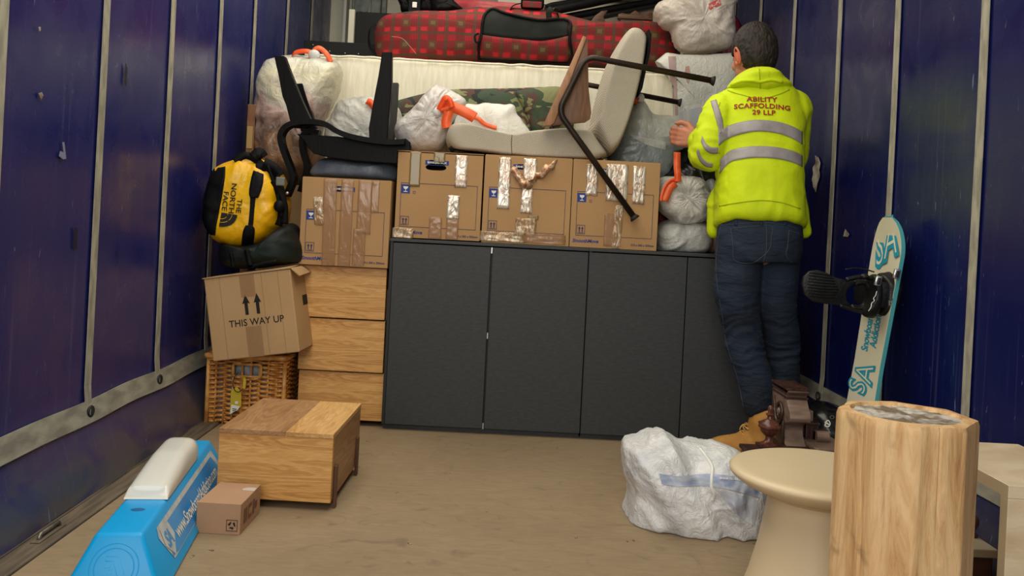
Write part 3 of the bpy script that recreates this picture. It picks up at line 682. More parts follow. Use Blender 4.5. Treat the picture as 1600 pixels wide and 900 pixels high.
# white cap
cp = MB(); ny, na = 26, 20; y0c, y1c = .235, .68; vs = []
for i in range(ny):
    s = i/(ny-1); y = y0c+(y1c-y0c)*s; hh = .058*(min(1, s/.55)**.62*.62+.38)*(1-max(0, (s-.86)/.14)**2.2*.65); wx = .053*(1-max(0, (s-.82)/.18)**2*.25)
    if i == 0: hh *= .55
    for k in range(na+1):
        a = PI*k/na; vs.append((wx*math.copysign(abs(math.cos(a))**.55, math.cos(a)), y+(.012*math.sin(a) if i == 0 else 0), hb_+.001+hh*abs(math.sin(a))**.7))
fs = gridfaces(ny, na+1)+[tuple(range(na+1)), tuple(range((ny-1)*(na+1), ny*(na+1)))[::-1]]+[(i*(na+1), (i+1)*(na+1), (i+1)*(na+1)+na, i*(na+1)+na) for i in range(ny-1)]
o = obj('white_cap', vs, fs, wht, t, True, False, autos=50); fixn(o.data); o.data.set_sharp_from_angle(angle=R(50))
# side sticker
su = Vector((-(bw_-tw), 0, hb_)).normalized(); sn = Vector((hb_, 0, bw_-tw)).normalized(); SMx = Matrix(((0, su.x, sn.x, tw+(bw_-tw)/2), (1, 0, 0, 0), (0, su.z, sn.z, hb_/2), (0, 0, 0, 1)))
def sq(pts, off): return [SMx @ Vector((a, b, off)) for a, b in pts]
stk = obj('side_sticker', sq([(.09, .050), (.78, .050), (.815, -.005), (.80, -.042), (.12, -.042), (.075, .028)], .0012), [tuple(range(6))], M('silver_white_sticker', (196, 200, 200), .4, (176, 182, 184), 30), t, world=False)
obj('sticker_field', sq([(.15, .037), (.75, .037), (.785, -.003), (.755, -.040), (.17, -.040), (.115, -.034), (.13, .0)], .0018), [tuple(range(7))], M('sticker_blue', (30, 128, 200), .35, (60, 150, 214), 6, (.5, 1, 1)), stk, world=False)
obj('emblem_shield', sq([(.10, .040), (.17, .036), (.185, .0), (.135, -.038), (.095, .0)], .0024), [tuple(range(5))], MC['silver_white_sticker'], stk, world=False)
text('emblem_letters', 'SA', .055, SMx @ Matrix.Translation((.137, .004, .003)), MC['sticker_blue'], None, .0016, .85, xs=.85).parent = stk
text('sticker_lettering', 'www.SnowboardAddiction.com', .047, SMx @ Matrix.Translation((.47, -.006, .003)), whitep, None, .0006, .92, xs=.98).parent = stk
text('sticker_lettering', 'JIB TRAINING', .001, SMx @ Matrix.Translation((.47, -.03, -.05)), whitep, None).name = 'tmpdel'
bpy.data.objects.remove(bpy.data.objects['tmpdel'])
# ---------------- round pedestal table
beige = M('matt_beige_lacquer', (206, 186, 150), .42, (212, 193, 158), 2.5, bump=.04, bs=30)
t = thing('pedestal_table', 'round beige pedestal side table with flared base, behind the log stool', 'side table', (.777, 2.1, 0))
tz = .328; tr = .2130
prof = [(.001, tz), (tr-.03, tz), (tr-.014, tz-.001), (tr-.005, tz-.004), (tr, tz-.010), (tr-.001, tz-.016), (tr-.008, tz-.024), (tr-.022, tz-.034), (tr-.045, tz-.044), (tr-.075, tz-.052), (.132, tz-.060), (.122, tz-.064)]
o = MB().lathe(prof, (.777, 2.1, 0), 72).build('tabletop', beige, t, True, autos=60)
prof2 = [(.120, tz-.060), (.122, tz-.08), (.128, tz-.12), (.140, .14), (.158, .07), (.175, .02), (.178, .004), (.176, 0)]
MB().lathe(prof2, (.777, 2.1, 0), 72).build('pedestal', beige, t, True, autos=60)
# ---------------- log stool
def log_mat():
    t = NT('dried_log_wood'); c = t.coord((9, 9, .9)); n = t.noise(c, 2.6, 10, .9, .70)
    b = t.ramp(n, [(.30, (150, 104, 62)), (.44, (198, 156, 104)), (.58, (222, 186, 136)), (.74, (178, 134, 84))])
    k = t.ramp(t.noise(t.coord((1, 1, .7)), 8, 6, 1.2), [(.60, 0.0), (.72, .8)]); b = t.mix(k, b, (120, 92, 66))
    r_ = t.ramp(t.noise(t.coord((2, 2, .5)), 3, 4, .6), [(.45, 0.0), (.7, .5)]); b = t.mix(r_, b, (200, 150, 92))
    t.set(Base_Color=b, Roughness=.6); t.bump(n, .6, .008); return t.m
lgm = log_mat(); lx, ly, lr, lh = .736, 1.60, .1165, .567
t = thing('log_stool', 'tall pale log stool with rough silvery hollow top, nearest the camera', 'stool', (lx, ly, 0))
na, nz = 220, 70; vs = []; cuts = [(-3.15, 0), (-2.55, .02), (-1.95, .025), (-1.15, .02), (-.35, 0), (.5, 0), (1.3, 0), (2.1, 0)]
def lrad(a, z):
    r = 1e9
    for i, (ca, k) in enumerate(cuts):
        d = math.cos(a-(ca+.45))
        if d > .2: r = min(r, (.975)/d)
    r = min(r, 1.06)
    r = r-.01
    g = noise.noise(Vector((math.cos(a)*5, math.sin(a)*5, z*1.2)))*.018+noise.noise(Vector((math.cos(a)*16, math.sin(a)*16, z*2.5)))*.006
    for ca, dp, wd, zf in ((-1.45, .05, .014, .2), (-2.62, .035, .02, .5)):
        aa = a-(ca+.03*math.sin(z*9)+.04*noise.noise(Vector((z*5, ca, 0))))
        g -= dp*math.exp(-(aa/wd)**2)*max(0, min(1, (z-zf*.0)*4))*(.5+.5*noise.noise(Vector((z*6, ca, 3))))
    kn = math.exp(-(((a+2.5)/.13)**2+((z-.27)/.05)**2)); g += .035*kn*noise.noise(Vector((a*14, z*60, 1)))
    return lr*(r*.97+g)*(1+.02*(1-z/lh))
for j in range(nz):
    z = lh*j/(nz-1)
    for k in range(na):
        a = -PI+2*PI*k/na; r = lrad(a, z)*(1-.022*max(0, (z-(lh-.006))/.006)); vs.append((lx+r*math.cos(a), ly+r*math.sin(a), z))
fs = [(j*na+k, j*na+(k+1) % na, (j+1)*na+(k+1) % na, (j+1)*na+k) for j in range(nz-1) for k in range(na)]
b0 = len(vs); 
for rr, zz in ((.80, lh+.0015), (.77, lh-.006)):
    for k in range(na): a = -PI+2*PI*k/na; vs.append((lx+lr*rr*math.cos(a)*(1+.02*math.sin(a*3)), ly+lr*rr*math.sin(a), zz))
fs += [((nz-1)*na+k, (nz-1)*na+(k+1) % na, b0+(k+1) % na, b0+k) for k in range(na)]+[(b0+k, b0+(k+1) % na, b0+na+(k+1) % na, b0+na+k) for k in range(na)]+[tuple(range(na))[::-1]]
o = obj('log_body', vs, fs, lgm, t, True, autos=40)
inl = MB(); vs = []; n1, n2 = 90, 24
for i in range(n2):
    r = .775*i/(n2-1)
    for k in range(n1): a = 2*PI*k/n1; x, y = math.cos(a)*r*lr, math.sin(a)*r*lr; vs.append((lx+x, ly+y, lh-.004+.0035*fbm(Vector((x*60, y*60, 2)))))
fs = [(i*n1+k, i*n1+(k+1) % n1, (i+1)*n1+(k+1) % n1, (i+1)*n1+k) for i in range(n2-1) for k in range(n1)]
obj('top_inlay', vs, fs, M('silvery_rough_resin', (140, 122, 100), .28, (226, 220, 206), 26, lo=.4, hi=.6, bump=.6, bs=70, metal=.3, det=6), t, True)
# ---------------- travertine table
trv = M('cream_travertine', (202, 178, 142), .35, (222, 204, 172), 5, (1, 1.0, 3), det=8, dist=1.4, bump=.12, bs=60)
trs = M('cut_travertine_edge', (156, 136, 106), .6, (168, 148, 118), 9)
t = thing('stone_table', 'cream travertine waterfall side table at the right edge, behind the log', 'side table', (1.14, 1.95, 0))
tx0, tx1, ty0, ty1, th_ = 1.012, 1.24, 1.75, 2.115, .4075
MB().box(tx0, tx1, ty0, ty1, th_-.026, th_, .0012).build('tabletop', trv, t)
MB().box(tx0, tx1, ty0, ty0+.026, 0, th_-.0262, .0012).build('leg_panel', trv, t)
MB().box(tx1-.026, tx1, ty0+.03, ty1, 0, th_-.0262, .0012).build('leg_panel', trv, t)
MB().box(tx0-.0008, tx0, ty0+.001, ty1-.001, th_-.025, th_-.001).build('cut_edge', trs, t)
MB().box(tx0-.0008, tx0, ty0+.001, ty0+.025, 0, th_-.025).build('cut_edge', trs, t)
# chest seen under it
t = thing('small_chest', 'dark red wooden chest with pale stone top, glimpsed under the stone table', 'chest', (1.12, 2.45, 0)); y = 2.13
chx0, chx1 = 1.06, 1.215
MB().box(chx0+.008, chx1-.008, y+.008, y+.22, 0, .1285, .002).build('chest_body', wood('dark_red_wood', [(48, 16, 12), (66, 24, 16), (80, 34, 24)]), t)
MB().box(chx0, chx1, y, y+.23, .129, .150, .003).build('chest_top', M('pale_stone_top', (170, 158, 134), .4, (150, 138, 116), 8), t)
kb = thing('wooden_knob', 'round dark wooden knob resting on the pale top of the small chest', 'knob', P(1519, 815, 2.22))
MB().ball(P(1519, 815, 2.22), (.016, .016, .022)).build('knob_body', walnut, kb, True)
MB().lathe([(.014, 0), (.015, .004), (.008, .010), (.008, .018)], (P(1519, 815, 2.22).x, 2.22, .1505), 16).build('knob_foot', walnut, kb, True)
# ================================================================ the load: bags, chairs, mattress
def film(name, stops, ns=5, axis=None, lo=.35, hi=.65, rough=.32, bump=.5, bs=26, trans=.12, coat=.15, det=5):
    """plastic bag; stops = contents colours showing through the film"""
    if name in MC: return MC[name]
    t = NT(name); c = t.coord(); n = t.noise(c, ns, det, .8)
    if axis:
        sep = t.n('ShaderNodeSeparateXYZ'); t.l(c, sep.inputs[0]); z = t.math('MULTIPLY_ADD', sep.outputs[2], axis[0], axis[1]); f = t.math('ADD', z, t.math('MULTIPLY_ADD', n, .7, -.35))
        t.set(Base_Color=t.ramp(f, stops))
    else:
        k = len(stops); t.set(Base_Color=t.ramp(n, [(lo+(hi-lo)*i/max(1, k-1), s_) for i, s_ in enumerate(stops)]))
    t.set(Roughness=rough); t.b.inputs['Coat Weight'].default_value = coat; t.b.inputs['Coat Roughness'].default_value = .25
    b1 = t.noise(t.coord((1, 1, .8)), bs, 5, 1.8, .6); t.bump(b1, bump, .01)
    tr = t.n('ShaderNodeBsdfTranslucent'); tr.inputs[0].default_value = (.8, .78, .7, 1); mx = t.n('ShaderNodeMixShader'); mx.inputs[0].default_value = trans
    out = t.t.nodes['Material Output']; t.l(t.b.outputs[0], mx.inputs[1]); t.l(tr.outputs[0], mx.inputs[2]); t.l(mx.outputs[0], out.inputs[0])
    MC[name] = t.m; return t.m
orange = M('orange_drawstring', (240, 88, 34), .3, (252, 128, 74), 22, bump=.2, bs=30, trans=.3)
white_f = film('white_bag_film', [(216, 213, 206), (234, 232, 224), (242, 240, 232)])
def bag_thing(name, label, cat, px, Y, group=None):
    b = P(px[0], px[1], Y); return thing(name, label, cat, b, group=group)
# ---- supports and large flat load
bx = thing('cardboard_box', 'plain cardboard box edge with black board lying on it, behind the cream mattress', 'cardboard box', (0, 5.2, 0))
MB().box(-.96, 1.20, 4.80, 5.75, 0, 1.665, .006).build('carton_body', cb2, bx)
blk = M('black_painted_board', (8, 8, 7), .5, (14, 13, 12), 8, spec=.2)
bd = thing('black_board', 'long flat black board with small screws on the cardboard behind the clear bag', 'board', P(478, 85, 4.84))
q = [P(478, 65, 4.84), P(600, 75, 4.84), P(600, 89, 4.84), P(478, 81, 4.84)]
z0 = 1.668; MB().box(q[0].x, -.35, 4.80, 4.90, z0, q[0].z, .003).build('board_body', blk, bd)
for a, b in ((489, 70), (515, 80), (539, 83), (560, 84)): p = P(a, b, 4.797); MB().ball((p.x, 4.799, p.z), .0035, 8, 6).build('screw_head', MC['bright_steel'], bd, True)
pn = thing('framed_board', 'black framed panel with cream side standing behind the plaid bag', 'panel', P(600, 90, 5.3))
a, b = P(556, 18, 5.2), P(900, 18, 5.2)
MB().box(a.x, a.x+1.1, 5.20, 5.5, 1.67, a.z, .003).build('panel_face', blk, pn)
MB().box(a.x-.035, a.x-.001, 5.17, 5.53, 1.67, a.z+.006, .004).build('cream_side', bulk_m, pn)
# ---- mattress
tick = M('cream_mattress_ticking', (222, 214, 190), .8, (232, 226, 204), 8, (8, 1, 1), bump=.25, bs=10, bstretch=(8, 1, 1), bdist=.01)
mt = thing('mattress', 'cream mattress standing on its long edge behind the chairs', 'mattress', (-.05, 4.6, 0))
mx0, mx1, my0, my1, mz = -1.06, .93, 4.50, 4.765, 1.655
vs = []; nx, na = 160, 48
prof = []
for k in range(na):
    a = 2*PI*k/na; cx = math.copysign(abs(math.cos(a))**.22, math.cos(a)); cz = math.copysign(abs(math.sin(a))**.22, math.sin(a)); prof.append((cx, cz))
for i in range(nx):
    s = i/(nx-1); x = mx0+(mx1-mx0)*s; sh = min(1, (min(s, 1-s)/.03))**.4*.5+.5 if 0 < s < 1 else .5
    for cx, cz in prof:
        y = (my0+my1)/2+cx*(my1-my0)/2*sh; z = mz/2+cz*(mz/2-.012*(1-sh)*2)
        dimp = .010*noise.noise(Vector((x*7, z*1.5, 1)))+.006*noise.noise(Vector((x*26, z*2.5, 5)))*(1 if z > mz-.2 else .4)
        vs.append((x, y-dimp if cx < 0 else y+dimp, min(mz, z)+.004*noise.noise(Vector((x*9, y*9, 0)))*(cz > .9)))
fs = [(i*na+k, i*na+(k+1) % na, (i+1)*na+(k+1) % na, (i+1)*na+k) for i in range(nx-1) for k in range(na)]+[tuple(range(na)), tuple(range((nx-1)*na, nx*na))[::-1]]
o = obj('mattress_body', vs, fs, tick, mt, True); fixn(o.data)
for y in (my0+.006, my1-.006):
    pip = [Vector((mx0+.02+(mx1-mx0-.04)*i/110, y+.003*math.sin(i*.9), mz-.006+.004*noise.noise(Vector((i*.3, y, 0))))) for i in range(111)]
    MB().sweep(pip, .0065, 8).build('piping', tick, mt, True)
# ---- camouflage bundle
def camo_mat():
    t = NT('camouflage_cloth'); c = t.coord((1, 1, 1.6)); a = t.noise(c, 7.5, 3, .6)
    b = t.ramp(a, [(0, (122, 124, 84)), (.43, (58, 72, 52)), (.54, (80, 54, 46)), (.6, (122, 124, 84))], 'CONSTANT')
    t.set(Base_Color=t.mix(t.ramp(t.noise(t.coord((1, 1, 1.6), (1, .4, 0)), 6, 3, .5), [(.60, 0.0), (.605, 1.0)]), b, (32, 40, 36)), Roughness=.85); t.bump(t.noise(t.coord(), 8, 4), .4, .02); return t.m
cm = camo_mat()
cf = thing('camouflage_bundle', 'folded camouflage cloth bundle in front of the cream mattress', 'camouflage cloth', P(745, 200, 4.42))
puff('cloth_body', [(608, 166), (640, 152), (690, 142), (740, 139), (800, 138), (862, 136), (885, 140), (895, 170), (890, 215), (840, 225), (740, 225), (640, 225), (606, 205)], 4.43, .06, cm, cf, n=160, m=26, amp=.010, sc=6, e=.5, seed=3, cen=(750, 180))
puff('cloth_fold', [(806, 148), (812, 141), (850, 137), (878, 140), (880, 175), (868, 205), (835, 210), (822, 180)], 4.37, .045, cm, cf, n=110, m=22, amp=.012, sc=8, e=.6, seed=4)
# ---- plaid ski bag
def plaid_mat():
    t = NT('red_plaid_cloth'); c = t.coord(); sep = t.n('ShaderNodeSeparateXYZ'); t.l(c, sep.inputs[0])
    nz = t.math('MULTIPLY_ADD', t.noise(c, 5, 2), .03, -.015)
    fx = t.math('FRACT', t.math('MULTIPLY', t.math('ADD', sep.outputs[0], nz), 1/.142)); fz = t.math('FRACT', t.math('MULTIPLY', t.math('ADD', sep.outputs[2], nz), 1/.112))
    def band(f, a, b): return t.math('MULTIPLY', t.math('GREATER_THAN', f, a), t.math('LESS_THAN', f, b))
    bx_, bz = band(fx, .05, .17), band(fz, .05, .19); cx, cz = band(fx, .45, .78), band(fz, .40, .78); ix, iz = band(fx, .53, .70), band(fz, .50, .68)
    ln = t.math('MAXIMUM', t.math('LESS_THAN', t.math('FRACT', t.math('MULTIPLY', fx, 12.0)), .35), 0.0)
    b = t.mix(t.math('MULTIPLY', ln, .35), (150, 20, 28), (84, 18, 18))
    b = t.mix(t.math('MULTIPLY', t.math('MAXIMUM', cx, cz), .6), b, (84, 28, 20)); b = t.mix(t.math('MULTIPLY', t.math('MAXIMUM', bx_, bz), .8), b, (74, 54, 36))
    br = t.math('MULTIPLY', t.math('MULTIPLY', band(fx, .17, .40), 1.0), band(fz, .19, .36)); b = t.mix(t.math('MULTIPLY', br, .6), b, (206, 28, 44))
    br2 = t.math('MULTIPLY', t.math('GREATER_THAN', fx, .82), band(fz, .19, .36)); b = t.mix(t.math('MULTIPLY', br2, .6), b, (206, 28, 44))
    b = t.mix(t.math('MULTIPLY', t.math('MULTIPLY', cx, cz), .75), b, (78, 60, 34)); b = t.mix(t.math('MULTIPLY', t.math('MULTIPLY', ix, iz), .8), b, (108, 88, 54))
    t.set(Base_Color=b, Roughness=.85); t.bump(t.noise(c, 7, 4), .3, .02); return t.m
pl = plaid_mat(); blackc = M('black_nylon', (6, 6, 6), .6, (16, 16, 17), 12, bump=.5, bs=40, spec=.15); greenblk = M('dark_green_lining', (4, 8, 4), .8, (14, 20, 11), 9, bump=.5, bs=14)
pb = thing('sports_bag', 'long red plaid zipped sports bag lying on top of the mattress', 'bag', P(820, 106, 4.74))
pbody = puff('bag_body', [(585, 62), (591, 36), (606, 25), (622, 27), (640, 22), (660, 20), (700, 20), (740, 15), (790, 14), (850, 20), (880, 25), (915, 34), (950, 38), (1000, 37), (1030, 38), (1046, 46), (1056, 62), (1059, 80), (1055, 98), (1042, 109), (1000, 112), (900, 109), (800, 106), (700, 105), (625, 103), (602, 100), (589, 88)], 4.74, .19, pl, pb, n=260, m=40, amp=.012, sc=5, e=.55, seed=7, cen=(820, 64))
zs = [(606, 25), (650, 19), (700, 19), (745, 13), (760, 15), (800, 20), (850, 20), (880, 24), (915, 34), (950, 38), (1000, 37), (1030, 38), (1046, 46), (1057, 65), (1060, 84)]
MB().sweep(smoothpts([P(a, b+1, 4.70) for a, b in zs], 6), .011, 8).build('top_piping', M('brown_piping', (60, 44, 36), .7), pb, True)
pk = decal_band('pocket_lining', [(757, 22), (770, 15), (790, 22), (830, 30), (888, 33)], [(752, 54), (800, 60), (840, 62), (860, 60), (888, 56)], pbody, greenblk, pb, 34, 8, off=.012, th=.004)
pf = decal_band('pocket_front', [(752, 54), (780, 58), (820, 62), (850, 64), (888, 56)], [(748, 92), (790, 94), (830, 95), (860, 96), (889, 97)], pbody, pl, pb, 34, 8, off=.016, th=.005)
def decal_line(name, px, target, mat, parent, r=.005, off=.006, k=5):
    bv = bvh_of(target); o = Vector((0, 0, CH)); q = []
    for v in smoothpts([Vector((a, b, 0)) for a, b in px], k):
        d = (P(v.x, v.y, 1)-o).normalized(); h = bv.ray_cast(o, d)
        p = h[0] if h[0] is not None else bv.find_nearest(P(v.x, v.y, q[-1].y if q else 4))[0]
        q.append(p-d*off)
    return MB().sweep(q, r, 8).build(name, mat, parent, True)
decal_line('pocket_piping', [(748, 93), (748, 70), (752, 54), (754, 35), (758, 22), (770, 14), (792, 21), (840, 31), (888, 32), (890, 60), (890, 97), (840, 97), (790, 95), (750, 93)], pbody, blackc, pb, .007, .02)
MB().sweep(smoothpts([P(748, 52, 4.5), P(742, 56, 4.5), P(744, 66, 4.5), P(751, 62, 4.5), P(752, 54, 4.5)], 5), .005, 6).build('zip_pull', blackc, pb, True)
MB().sweep(smoothpts([P(586, 38, 4.70), P(579, 46, 4.68), P(577, 62, 4.66), P(580, 76, 4.66), P(586, 84, 4.68)], 5), .011, 8, flat=.4).build('end_handle', blackc, pb, True)
hd = MB().box(P(814, 0, 4.66).x, P(850, 0, 4.66).x, 4.60, 4.68, P(830, 14, 4.66).z, P(830, -8, 4.66).z, .012).build('handle_wrap', blackc, pb, True, autos=40)
MB().box(P(817, 0, 4.59).x, P(847, 0, 4.59).x, 4.588, 4.60, P(830, 12, 4.59).z, P(830, 2, 4.59).z, .004).build('handle_patch', pl, hd)
MB().ribbon(smoothpts([P(796, 16, 4.60), P(806, 7, 4.62), P(832, 4, 4.63), P(856, 9, 4.62), P(868, 16, 4.60), P(872, 24, 4.57)], 5), .035, .004, wv=(0, 1, .3)).build('handle_strap', blackc, pb)
MB().ribbon(smoothpts([P(858, 28, 4.54), P(858, 18, 4.52), P(864, 13, 4.52), P(872, 17, 4.55)], 5), .03, .004, wv=(1, 0, .1)).build('strap_loop', M('dark_green_webbing', (38, 42, 32), .7), pb)
MB().sweep(smoothpts([P(612, 57, 4.53), P(628, 60, 4.52), P(640, 72, 4.52), P(650, 84, 4.53)], 5), .0015, 5).build('loose_thread', M('pale_thread', (170, 130, 110), .7), pb)
# ---- pieces lying above
cl_ = thing('black_clothing', 'black straps and clothing heaped above the left half of the plaid bag', 'clothing', P(660, 18, 4.85))
cmb = [puff('cloth_fold', px, Y, .05, blackc, cl_, n=80, m=18, amp=.012, sc=12, seed=i) for i, (px, Y) in enumerate([([(620, -6), (634, -8), (640, 6), (646, 20), (629, 20), (625, 8)], 4.86), ([(652, -8), (678, -8), (684, 4), (680, 20), (655, 20), (657, 5)], 4.88), ([(672, -8), (700, -6), (716, 8), (724, 17), (700, 20), (678, 18)], 4.84)])]
MB().box(*(lambda p: (p.x-.012, p.x+.012, 4.79, 4.80, p.z-.015, p.z+.015))(P(648, 8, 4.8)), .002).build('strap_buckle', whitep, cl_)
MB().box(*(lambda p: (p.x-.035, p.x+.03, 4.80, 4.84, p.z-.05, p.z+.04))(P(648, 8, 4.8)), .004).build('wide_strap', blackc, cl_)
rc_ = thing('red_cloth', 'faded red cloth lying behind the plaid bag handle', 'cloth', P(760, 14, 4.98))
puff('cloth_body', [(690, 6), (712, 1), (760, 2), (810, 6), (850, 12), (840, 22), (780, 24), (720, 22)], 5.0, .06, M('faded_red_cloth', (158, 50, 58), .8, (186, 96, 98), 6), rc_, n=90, m=18, amp=.01, seed=3)
pol = [('black folded umbrella lying highest above the plaid bag', (838, 22), (985, -10), .028), ('slim black tube lying lowest across the top of the load', (866, 30), (1030, 2), .022), ('dark folded camera tripod between the other black tubes', (850, 10), (1025, -14), .018), ('grey lidded tube behind the black umbrella', (880, 38), (1000, 14), .018)]
for i, (lb, a, b, r) in enumerate(pol):
    t = thing('folded_umbrella' if i == 0 else 'storage_tube', lb, 'umbrella' if i == 0 else 'tube', P(a[0], a[1], 5.02)); A, B = P(a[0], a[1], 5.0+.065*i), P(b[0]+60, b[1]-12, 5.14+.065*i)
    m_ = blackc if i != 3 else M('dark_grey_plastic', (58, 58, 56), .4)
    MB().sweep([A, A.lerp(B, .05), A.lerp(B, .4), A.lerp(B, .9), B], [r*.4, r*.9, r, r*.8, r*.5], 10).build('tube_body', m_, t, True)
    MB().sweep([A.lerp(B, -.06), A.lerp(B, .02)], [r*.5, r*.45], 10).build('end_cap', M('pale_metal_tip', (150, 160, 170), .4, metal=.5), t, True)
cv = thing('carved_cornice', 'brown carved wooden cornice piece beside the top right white bag', 'carved wood', P(995, 38, 4.98)); cvw = wood('antique_brown_wood', [(66, 38, 18), (92, 56, 28), (112, 72, 38)], 'X', 2)
pf_ = lambda a, b, t: P(a, b, 4.97)+Vector((0, t, 0))
MB().prism([(966, 22), (972, 20), (984, 22), (988, 19), (993, 16), (998, 19), (1002, 22), (1008, 22), (1012, 18), (1018, 18), (1020, 20), (1020, 40), (966, 40), (970, 32), (966, 27)], pf_, 0, .05, .003).build('carved_board', cvw, cv, True, autos=40)
MB().prism([(923, 33), (930, 24), (940, 17), (950, 16), (947, 20), (943, 26), (946, 34), (948, 38), (928, 38)], pf_, 0, .05, .003).build('carved_leaf', cvw, cv, True, autos=40)
MB().box(P(966, 0, 4.96).x, P(1020, 0, 4.96).x, 4.955, 4.97, P(990, 30, 4.96).z, P(990, 27, 4.96).z, .002).build('moulding', cvw, cv)
sh = thing('cream_shelf_board', 'cream shelf board behind the carved wooden cornice piece', 'board', (0.5, 5.3, 1.70))
MB().box(-.1, 1.02, 5.33, 5.36, 1.668, P(980, 3, 5.33).z, .003).build('board_face', bulk_m, sh)
MB().box(.25, 1.03, 5.28, 5.37, P(980, 3, 5.33).z+.001, P(980, -3, 5.33).z, .003).build('board_top', M('grey_shelf_edge', (140, 140, 134), .5), sh)
# ---- top right white carrier bag
tr_f = film('cream_carrier_film', [(206, 192, 178), (222, 210, 196), (230, 222, 208)], trans=.15)
t = bag_thing('plastic_bag', 'big white carrier bag with red stamp at the top right, above the man', 'bag', (1090, 84), 4.47)
trb = puff('bag_body', [(1022, 15), (1030, 4), (1050, -4), (1058, -14), (1080, -22), (1110, -20), (1150, -22), (1152, 2), (1147, 12), (1146, 30), (1147, 55), (1142, 74), (1128, 80), (1095, 84), (1072, 82), (1060, 74), (1052, 60), (1048, 46), (1034, 40), (1028, 30)], 4.47, .14, tr_f, t, n=200, m=38, amp=.017, sc=12, seed=12, cen=(1092, 35), fold=(.95, .30, 30, .006), e=.5)
v = [(1107, 6), (1124, -3), (1127, 7), (1109, 16)]; st_ = decal('red_stamp', v, [(0, 1, 2, 3)], trb, M('red_print', (206, 84, 80), .6), t, off=.006)
v, f = textmesh('HOME', 7.5, .05); dx, dz = (17/19.2, -9/19.2)
decal('stamp_lettering', [(1117+a.x*.85*dx-a.y*dz*-1*.9, 6.5+a.x*.85*dz-a.y*.9) for a in v], f, trb, tr_f, t, off=.009)
t = thing('maroon_bag', 'strip of maroon bag between the top right white bag and the wall', 'bag', P(1152, 130, 4.88))
puff('bag_body', [(1136, 22), (1148, 24), (1156, 36), (1161, 50), (1162, 90), (1160, 138), (1140, 138), (1130, 90)], 4.88, .06, M('maroon_nylon', (112, 20, 42), .5, (84, 14, 32), 8), t, n=90, m=20, amp=.006, seed=3, zmin=1.667)
# ---- big wrapped flat parcel the man is handling
wrapf = film('milky_wrap_film', [(186, 186, 176), (206, 204, 192), (214, 212, 200)], bump=.6, bs=30, det=7)
t = bag_thing('wrapped_parcel', 'tall flat parcel in milky printed plastic held by the man in yellow', 'parcel', (1090, 232), 4.40)
wp = puff('plastic_wrap', [(1024, 96), (1041, 82), (1060, 85), (1100, 86), (1146, 82), (1158, 90), (1158, 150), (1156, 240), (1150, 262), (1100, 262), (1052, 260), (1054, 200), (1050, 140), (1042, 110)], 4.40, .065, wrapf, t, n=200, m=32, amp=.004, sc=8, e=.35, seed=20, cen=(1100, 175), sharp=True)
decal_band('pink_stripe', [(1044, 88), (1047, 130), (1049, 180)], [(1056, 88), (1057, 130), (1059, 180)], wp, M('faded_pink_print', (176, 152, 146), .4, (160, 132, 128), 8), t, 30, 4, off=.003)
decal_band('red_print_mark', [(1071, 104), (1070, 116), (1073, 128)], [(1077, 103), (1078, 116), (1076, 130)], wp, M('faded_rose_print', (176, 136, 128), .45), t, 12, 4, off=.0035)
decal_band('blue_stained_area', [(1060, 176), (1090, 168), (1110, 172)], [(1062, 200), (1090, 205), (1110, 200)], wp, M('faded_blue_print', (160, 166, 170), .4, (176, 166, 160), 20), t, 20, 6, off=.003)
# ---- clear bag of clothes far left
clb = film('clear_bag_of_clothes', [(.0, (66, 52, 42)), (.12, (128, 92, 64)), (.22, (160, 122, 90)), (.32, (104, 80, 66)), (.45, (170, 144, 130)), (.55, (206, 172, 162)), (.62, (208, 200, 182)), (.8, (222, 214, 180)), (.92, (214, 212, 196))], ns=7, axis=(1.65, .10), bump=.8, bs=22, rough=.22, coat=.5)
def clip_mat(): pass
sup = thing('cardboard_box', 'plain cardboard box under the clear clothes bag beside the left wall', 'cardboard box', (-1.0, 4.2, 0))
MB().box(-1.12, -.84, 4.08, 4.40, 0, .98, .004).build('carton_body', cb2, sup)
t = bag_thing('clothes_bag', 'tall clear plastic bag of folded clothes with orange ties, far left of the load', 'bag', (470, 262), 4.18)
puff('bag_body', [(405, 130), (410, 112), (420, 96), (440, 89), (462, 86), (480, 88), (505, 92), (525, 98), (533, 108), (531, 130), (522, 155), (510, 180), (500, 210), (505, 240), (500, 282), (470, 292), (420, 292), (402, 270), (400, 220), (402, 170)], 4.18, .17, clb, t, n=220, m=40, amp=.022, sc=8, seed=31, cen=(462, 180), e=.5, knot=(484, 90), kf=12, kamp=.01)
for px_ in ([(455, 90), (462, 82), (478, 80), (490, 84)], [(484, 92), (488, 80), (498, 75), (510, 84), (517, 97)]): MB().ribbon(smoothpts([P(a, b, 4.10) for a, b in px_], 6), .026, .002, wv=(.3, .5, 1)).build('orange_tie', orange, t, True)
MB().ball(P(491, 86, 4.10), (.028, .02, .025), 14, 10).build('bag_knot', white_f, t, True)
# timber strip against left wall
t = thing('timber_batten', 'brown timber batten standing between the left wall and the clothes bag', 'timber', P(392, 262, 3.95)); A, B = P(388, 163, 4.06), P(402, 170, 4.06)
MB().box(A.x, A.x+.036, 4.05, 4.09, 0, A.z, .003).build('batten_body', wood('brown_timber', [(104, 66, 38), (130, 86, 52), (150, 104, 66)], 'Z', 2), t)
MB().box(A.x+.004, A.x+.03, 4.046, 4.05, A.z-.20, A.z-.10, .001).build('paper_label', M('old_label', (170, 140, 84), .6), t)
